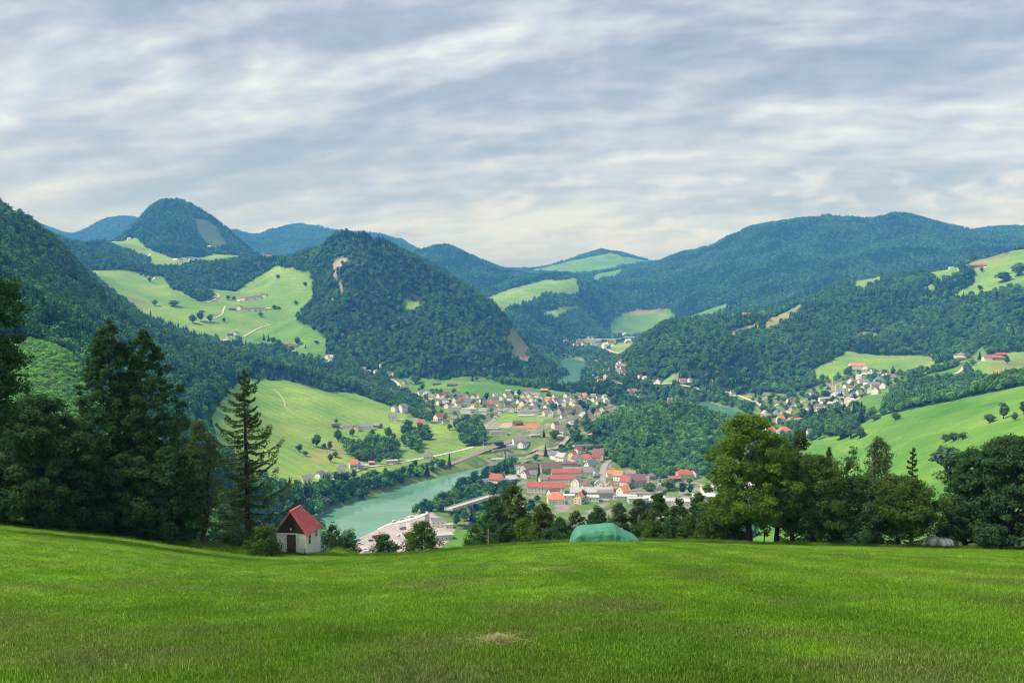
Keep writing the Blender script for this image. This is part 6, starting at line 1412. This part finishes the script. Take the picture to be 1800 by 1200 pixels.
# ---- two pale barrels with poles
def barrel(px, Y, R_, L_, rz, label, seed):
    X = (px-900)/FPX*Y; z = float(ground_z(X, Y)); r = empty('barrel', (X, Y, z+R_*.93), rz); tag(r, label, 'barrel', 'pale barrels under the large trees')
    v = []; ns = 20; prf = [(-L_/2-.10, .05), (-L_/2-.07, R_*.55), (-L_/2, R_*.9), (-L_/2+.12, R_), (0, R_*1.03), (L_/2-.12, R_), (L_/2, R_*.9), (L_/2+.07, R_*.55), (L_/2+.10, .05)]
    for xx, q in prf:
        for j in range(ns): a = 6.2832*j/ns; v.append((xx, q*math.cos(a), q*math.sin(a)))
    f = [(i*ns+j, i*ns+(j+1) % ns, (i+1)*ns+(j+1) % ns, (i+1)*ns+j) for i in range(len(prf)-1) for j in range(ns)]+[tuple(range(ns-1, -1, -1)), tuple(range((len(prf)-1)*ns, len(prf)*ns))]
    mesh_obj('shell', v, f, mat('dull white plastic', (.74,.77,.74), .6, .12, 2), r, True)
    v2, f2 = [], []
    for xx in (-L_*.2, L_*.2):
        o_ = len(v2)
        for dx_ in (-.03, .03):
            for j in range(ns): a = 6.2832*j/ns; v2.append((xx+dx_, R_*1.05*math.cos(a), R_*1.05*math.sin(a)))
        f2 += [(o_+j, o_+(j+1) % ns, o_+ns+(j+1) % ns, o_+ns+j) for j in range(ns)]
    mesh_obj('hoop', v2, f2, mat('grey hoop', (.30,.31,.30)), r)
    return r
barrel(1649, 77.9, .50, .75, rad(100), 'shorter pale barrel, left one of two lying under the large trees', 1)
barrel(1672, 77.2, .46, 1.25, rad(18), 'longer pale barrel lying right of the other one under the large trees', 2)
for px, dx_, lb in ((1640, -1.15, 'white pole leaning against the left pale barrel'), (1683, 1.25, 'white pole leaning against the right pale barrel')):
    X = (px-900)/FPX*76.9; z = float(ground_z(X, 76.9)); s = np.sign(dx_)
    v, f = tube([(np.array([[-.0, 0, .0], [-s*1.15, .1, .85]])+0, np.array([.035, .035]))], 8)
    if s < 0: v[:, 0] -= .7
    else: v[:, 0] += .3; v[:, 0] = v[:, 0]
    if s > 0: v[:, 0] = .0+ (v[:, 0]-v[:, 0].max())*-1; v[:, 0] = -v[:, 0]+.4
    o = mesh_obj('pole', v, f, mat('white pole', (.62,.64,.62))); o.location = (X, 76.9, z-.03); tag(o, lb, 'pole')

# ============================================================= GRASS, FLOWERS, HAY
def blade_proto(seed, n, hgt, spread, wd=.004):
    r = np.random.default_rng(seed); V, Fq, L = [], [], []
    for i in range(n):
        x, y = r.normal(size=2)*spread; a = r.uniform(0, 6.28); h = hgt*r.uniform(.5, 1.2); ln = r.normal(size=2)*h*.45; w_ = wd*r.uniform(.7, 1.4)
        dx_, dy_ = math.cos(a)*w_, math.sin(a)*w_; b0 = len(V)*1
        V += [(x-dx_, y-dy_, -.02), (x+dx_, y+dy_, -.02), (x+ln[0]*.35+dx_*.8, y+ln[1]*.35+dy_*.8, h*.55), (x+ln[0]*.35-dx_*.8, y+ln[1]*.35-dy_*.8, h*.55), (x+ln[0], y+ln[1], h), (x+ln[0]*.98, y+ln[1]*.98, h*.97)]
        Fq += [(b0, b0+1, b0+2, b0+3), (b0+3, b0+2, b0+4, b0+5)]; L += [r.uniform()]*6
    v = np.array(V); f = np.array(Fq); cv = np.array([[0,0,-.05],[.01,0,-.05],[0,.01,-.05]]); cf = np.array([[0,1,2,2]])
    return v, f, np.array(L), cv, cf
MGB = bpy.data.materials.new('grass blades'); MGB.use_nodes = True; N, M_, VM, MIX, RAMP = nodes(MGB.node_tree)
c = grass_color(N, M_, VM, MIX, RAMP)
lf = N('ShaderNodeAttribute', attribute_name='leaf').outputs['Fac']; c = MIX(1.0, c, RAMP(lf, (0, (.82,.80,.8)), (.8, (1.45,1.36,1.6)), (1, (2.1,1.8,2.8))), 'MULTIPLY')
it = N('ShaderNodeAttribute', attribute_name='tint'); it.attribute_type = 'INSTANCER'; c = MIX(1.0, c, it.outputs['Color'], 'MULTIPLY')
d1 = N('ShaderNodeBsdfDiffuse', i_Color=c); t1 = N('ShaderNodeBsdfTranslucent', i_Color=c); N('ShaderNodeOutputMaterial', i_Surface=N('ShaderNodeMixShader', i_0=.5, i_1=d1.outputs[0], i_2=t1.outputs[0]).outputs[0])
gr = np.random.default_rng(5); NG = 90000
gy = np.exp(gr.uniform(math.log(5.5), math.log(79), NG)); gx = gr.uniform(-.68, .68, NG)*gy
gt = fbm(gx*.4, gy*.4, 61, 3); keep = gr.uniform(size=NG) < .85+gt*.5; gx, gy = gx[keep], gy[keep]; ng_ = len(gx)
gz = ground_z(gx, gy); gs = gr.uniform(.7, 1.3, ng_)*(1+.5*fbm(gx*.8, gy*.8, 62, 2)); wide = np.interp(gy, [5, 20, 80], [1, 1.4, 2.6])
tn = gr.uniform(.85, 1.2, (ng_, 1))*np.ones((1, 3))
scatter('grass', np.stack([gx, gy, gz], 1), np.stack([gs*wide, gs*wide, gs*np.interp(gy, [5, 20, 80], [1, 1.0, 1.0])], 1), gr.uniform(0, 6.28, ng_), gr.integers(0, 4, ng_), tn,
        [blade_proto(70+i, 34, .026, .09, .004) for i in range(4)], MGB, 'short mown grass blades of the meadow', 'grass')
nt_ = 2600; ty = np.exp(gr.uniform(math.log(6), math.log(60), nt_)); tx_ = gr.uniform(-.68, .68, nt_)*ty; kk = fbm(tx_*.35, ty*.35, 64, 3) > -.02; tx_, ty = tx_[kk], ty[kk]; nt_ = len(tx_)
scatter('grass_tufts', np.stack([tx_, ty, ground_z(tx_, ty)], 1), np.stack([np.ones(nt_)]*3, 1)*gr.uniform(.6, 1.3, (nt_, 1)), gr.uniform(0, 6.28, nt_), gr.integers(0, 2, nt_), np.stack([np.full(nt_, 1.5), np.full(nt_, 1.35), np.full(nt_, 1.5)], 1)*gr.uniform(.8, 1.25, (nt_, 1)),
        [blade_proto(90+i, 11, .11, .05, .0045) for i in range(2)], MGB, 'scattered taller pale tufts in the mown meadow', 'grass')
# taller unmown fringe along the rim with white flowers
nf = 9000; fx_px = gr.uniform(-150, 1950, nf); fy = gr.uniform(72, 79.5, nf)+0; left = fx_px < 420
keep = left | (gr.uniform(size=nf) < .45); fx_px, fy = fx_px[keep], fy[keep]; fy = np.where(fx_px < 420, fy, np.maximum(fy, 76.5)); fX = (fx_px-900)/FPX*fy; fZ = ground_z(fX, fy); nf = len(fX)
fs_ = gr.uniform(.7, 1.4, nf)*np.interp(fx_px, [0, 400, 500, 900], [1.5, 1.2, .7, .7])
scatter('tall_grass', np.stack([fX, fy, fZ], 1), np.stack([fs_*2, fs_*2, fs_*1.1], 1), gr.uniform(0, 6.28, nf), gr.integers(0, 2, nf), np.full((nf, 3), .9)*gr.uniform(.7, 1.1, (nf, 1)),
        [blade_proto(80+i, 40, .26, .12, .008) for i in range(2)], MGB, 'taller unmown grass along the rim of the meadow', 'grass')
def flower_proto(seed):
    r = np.random.default_rng(seed); c = []; 
    for i in range(5): c.append((r.normal()*.10, r.normal()*.10, r.uniform(.3, .5)))
    v, f = quads(np.array(c), np.array([[0, -.5, 1.]]*5)+r.normal(size=(5, 3))*.3, np.full(5, .062), r, 1.0)
    return v, f, np.ones(len(v)), np.array([[0,0,0],[.005,0,0],[0,0,.35]]), np.array([[0,1,2,2]])
MFL = mat('white petals', (.72,.72,.66), .8)
nf = 420; fp = gr.uniform(-60, 340, nf); fy = gr.normal(77, 1.6, nf).clip(70, 79.5); fp = np.where(gr.uniform(size=nf) < .5, fp*.45, fp); fX = (fp-900)/FPX*fy
scatter('wild_flowers', np.stack([fX, fy, ground_z(fX, fy)], 1), np.ones((nf, 3))*gr.uniform(.7, 1.5, (nf, 1)), gr.uniform(0, 6, nf), gr.integers(0, 2, nf), np.ones((nf, 3)), [flower_proto(1), flower_proto(2)], MFL, 'white wild flowers on the rim below the dark left trees', 'flowers')
# small heap of dry cut grass
HX, HY = (878-900)/FPX*11.8, 11.8
hp, hn = [], []; rh_ = np.random.default_rng(8)
for i in range(900):
    a, q = rh_.uniform(0, 6.28), abs(rh_.normal())*.22; hp.append((q*math.cos(a)*1.2, q*math.sin(a)*.8, max(.01, .10*math.exp(-(q/.35)**2)+rh_.normal()*.018+.01))); hn.append(rh_.normal(size=3)*.4+np.array([0, 0, 1]))
v, f = quads(np.array(hp), np.array(hn), np.full(len(hp), .075), rh_, .045)
o = mesh_obj('hay_tuft', v, f, mat('dry hay', (.27,.26,.11), .95, .35, 20)); o.location = (HX, HY, float(ground_z(HX, HY))); tag(o, 'small flat heap of dry cut grass in the near meadow', 'hay', kind='stuff')
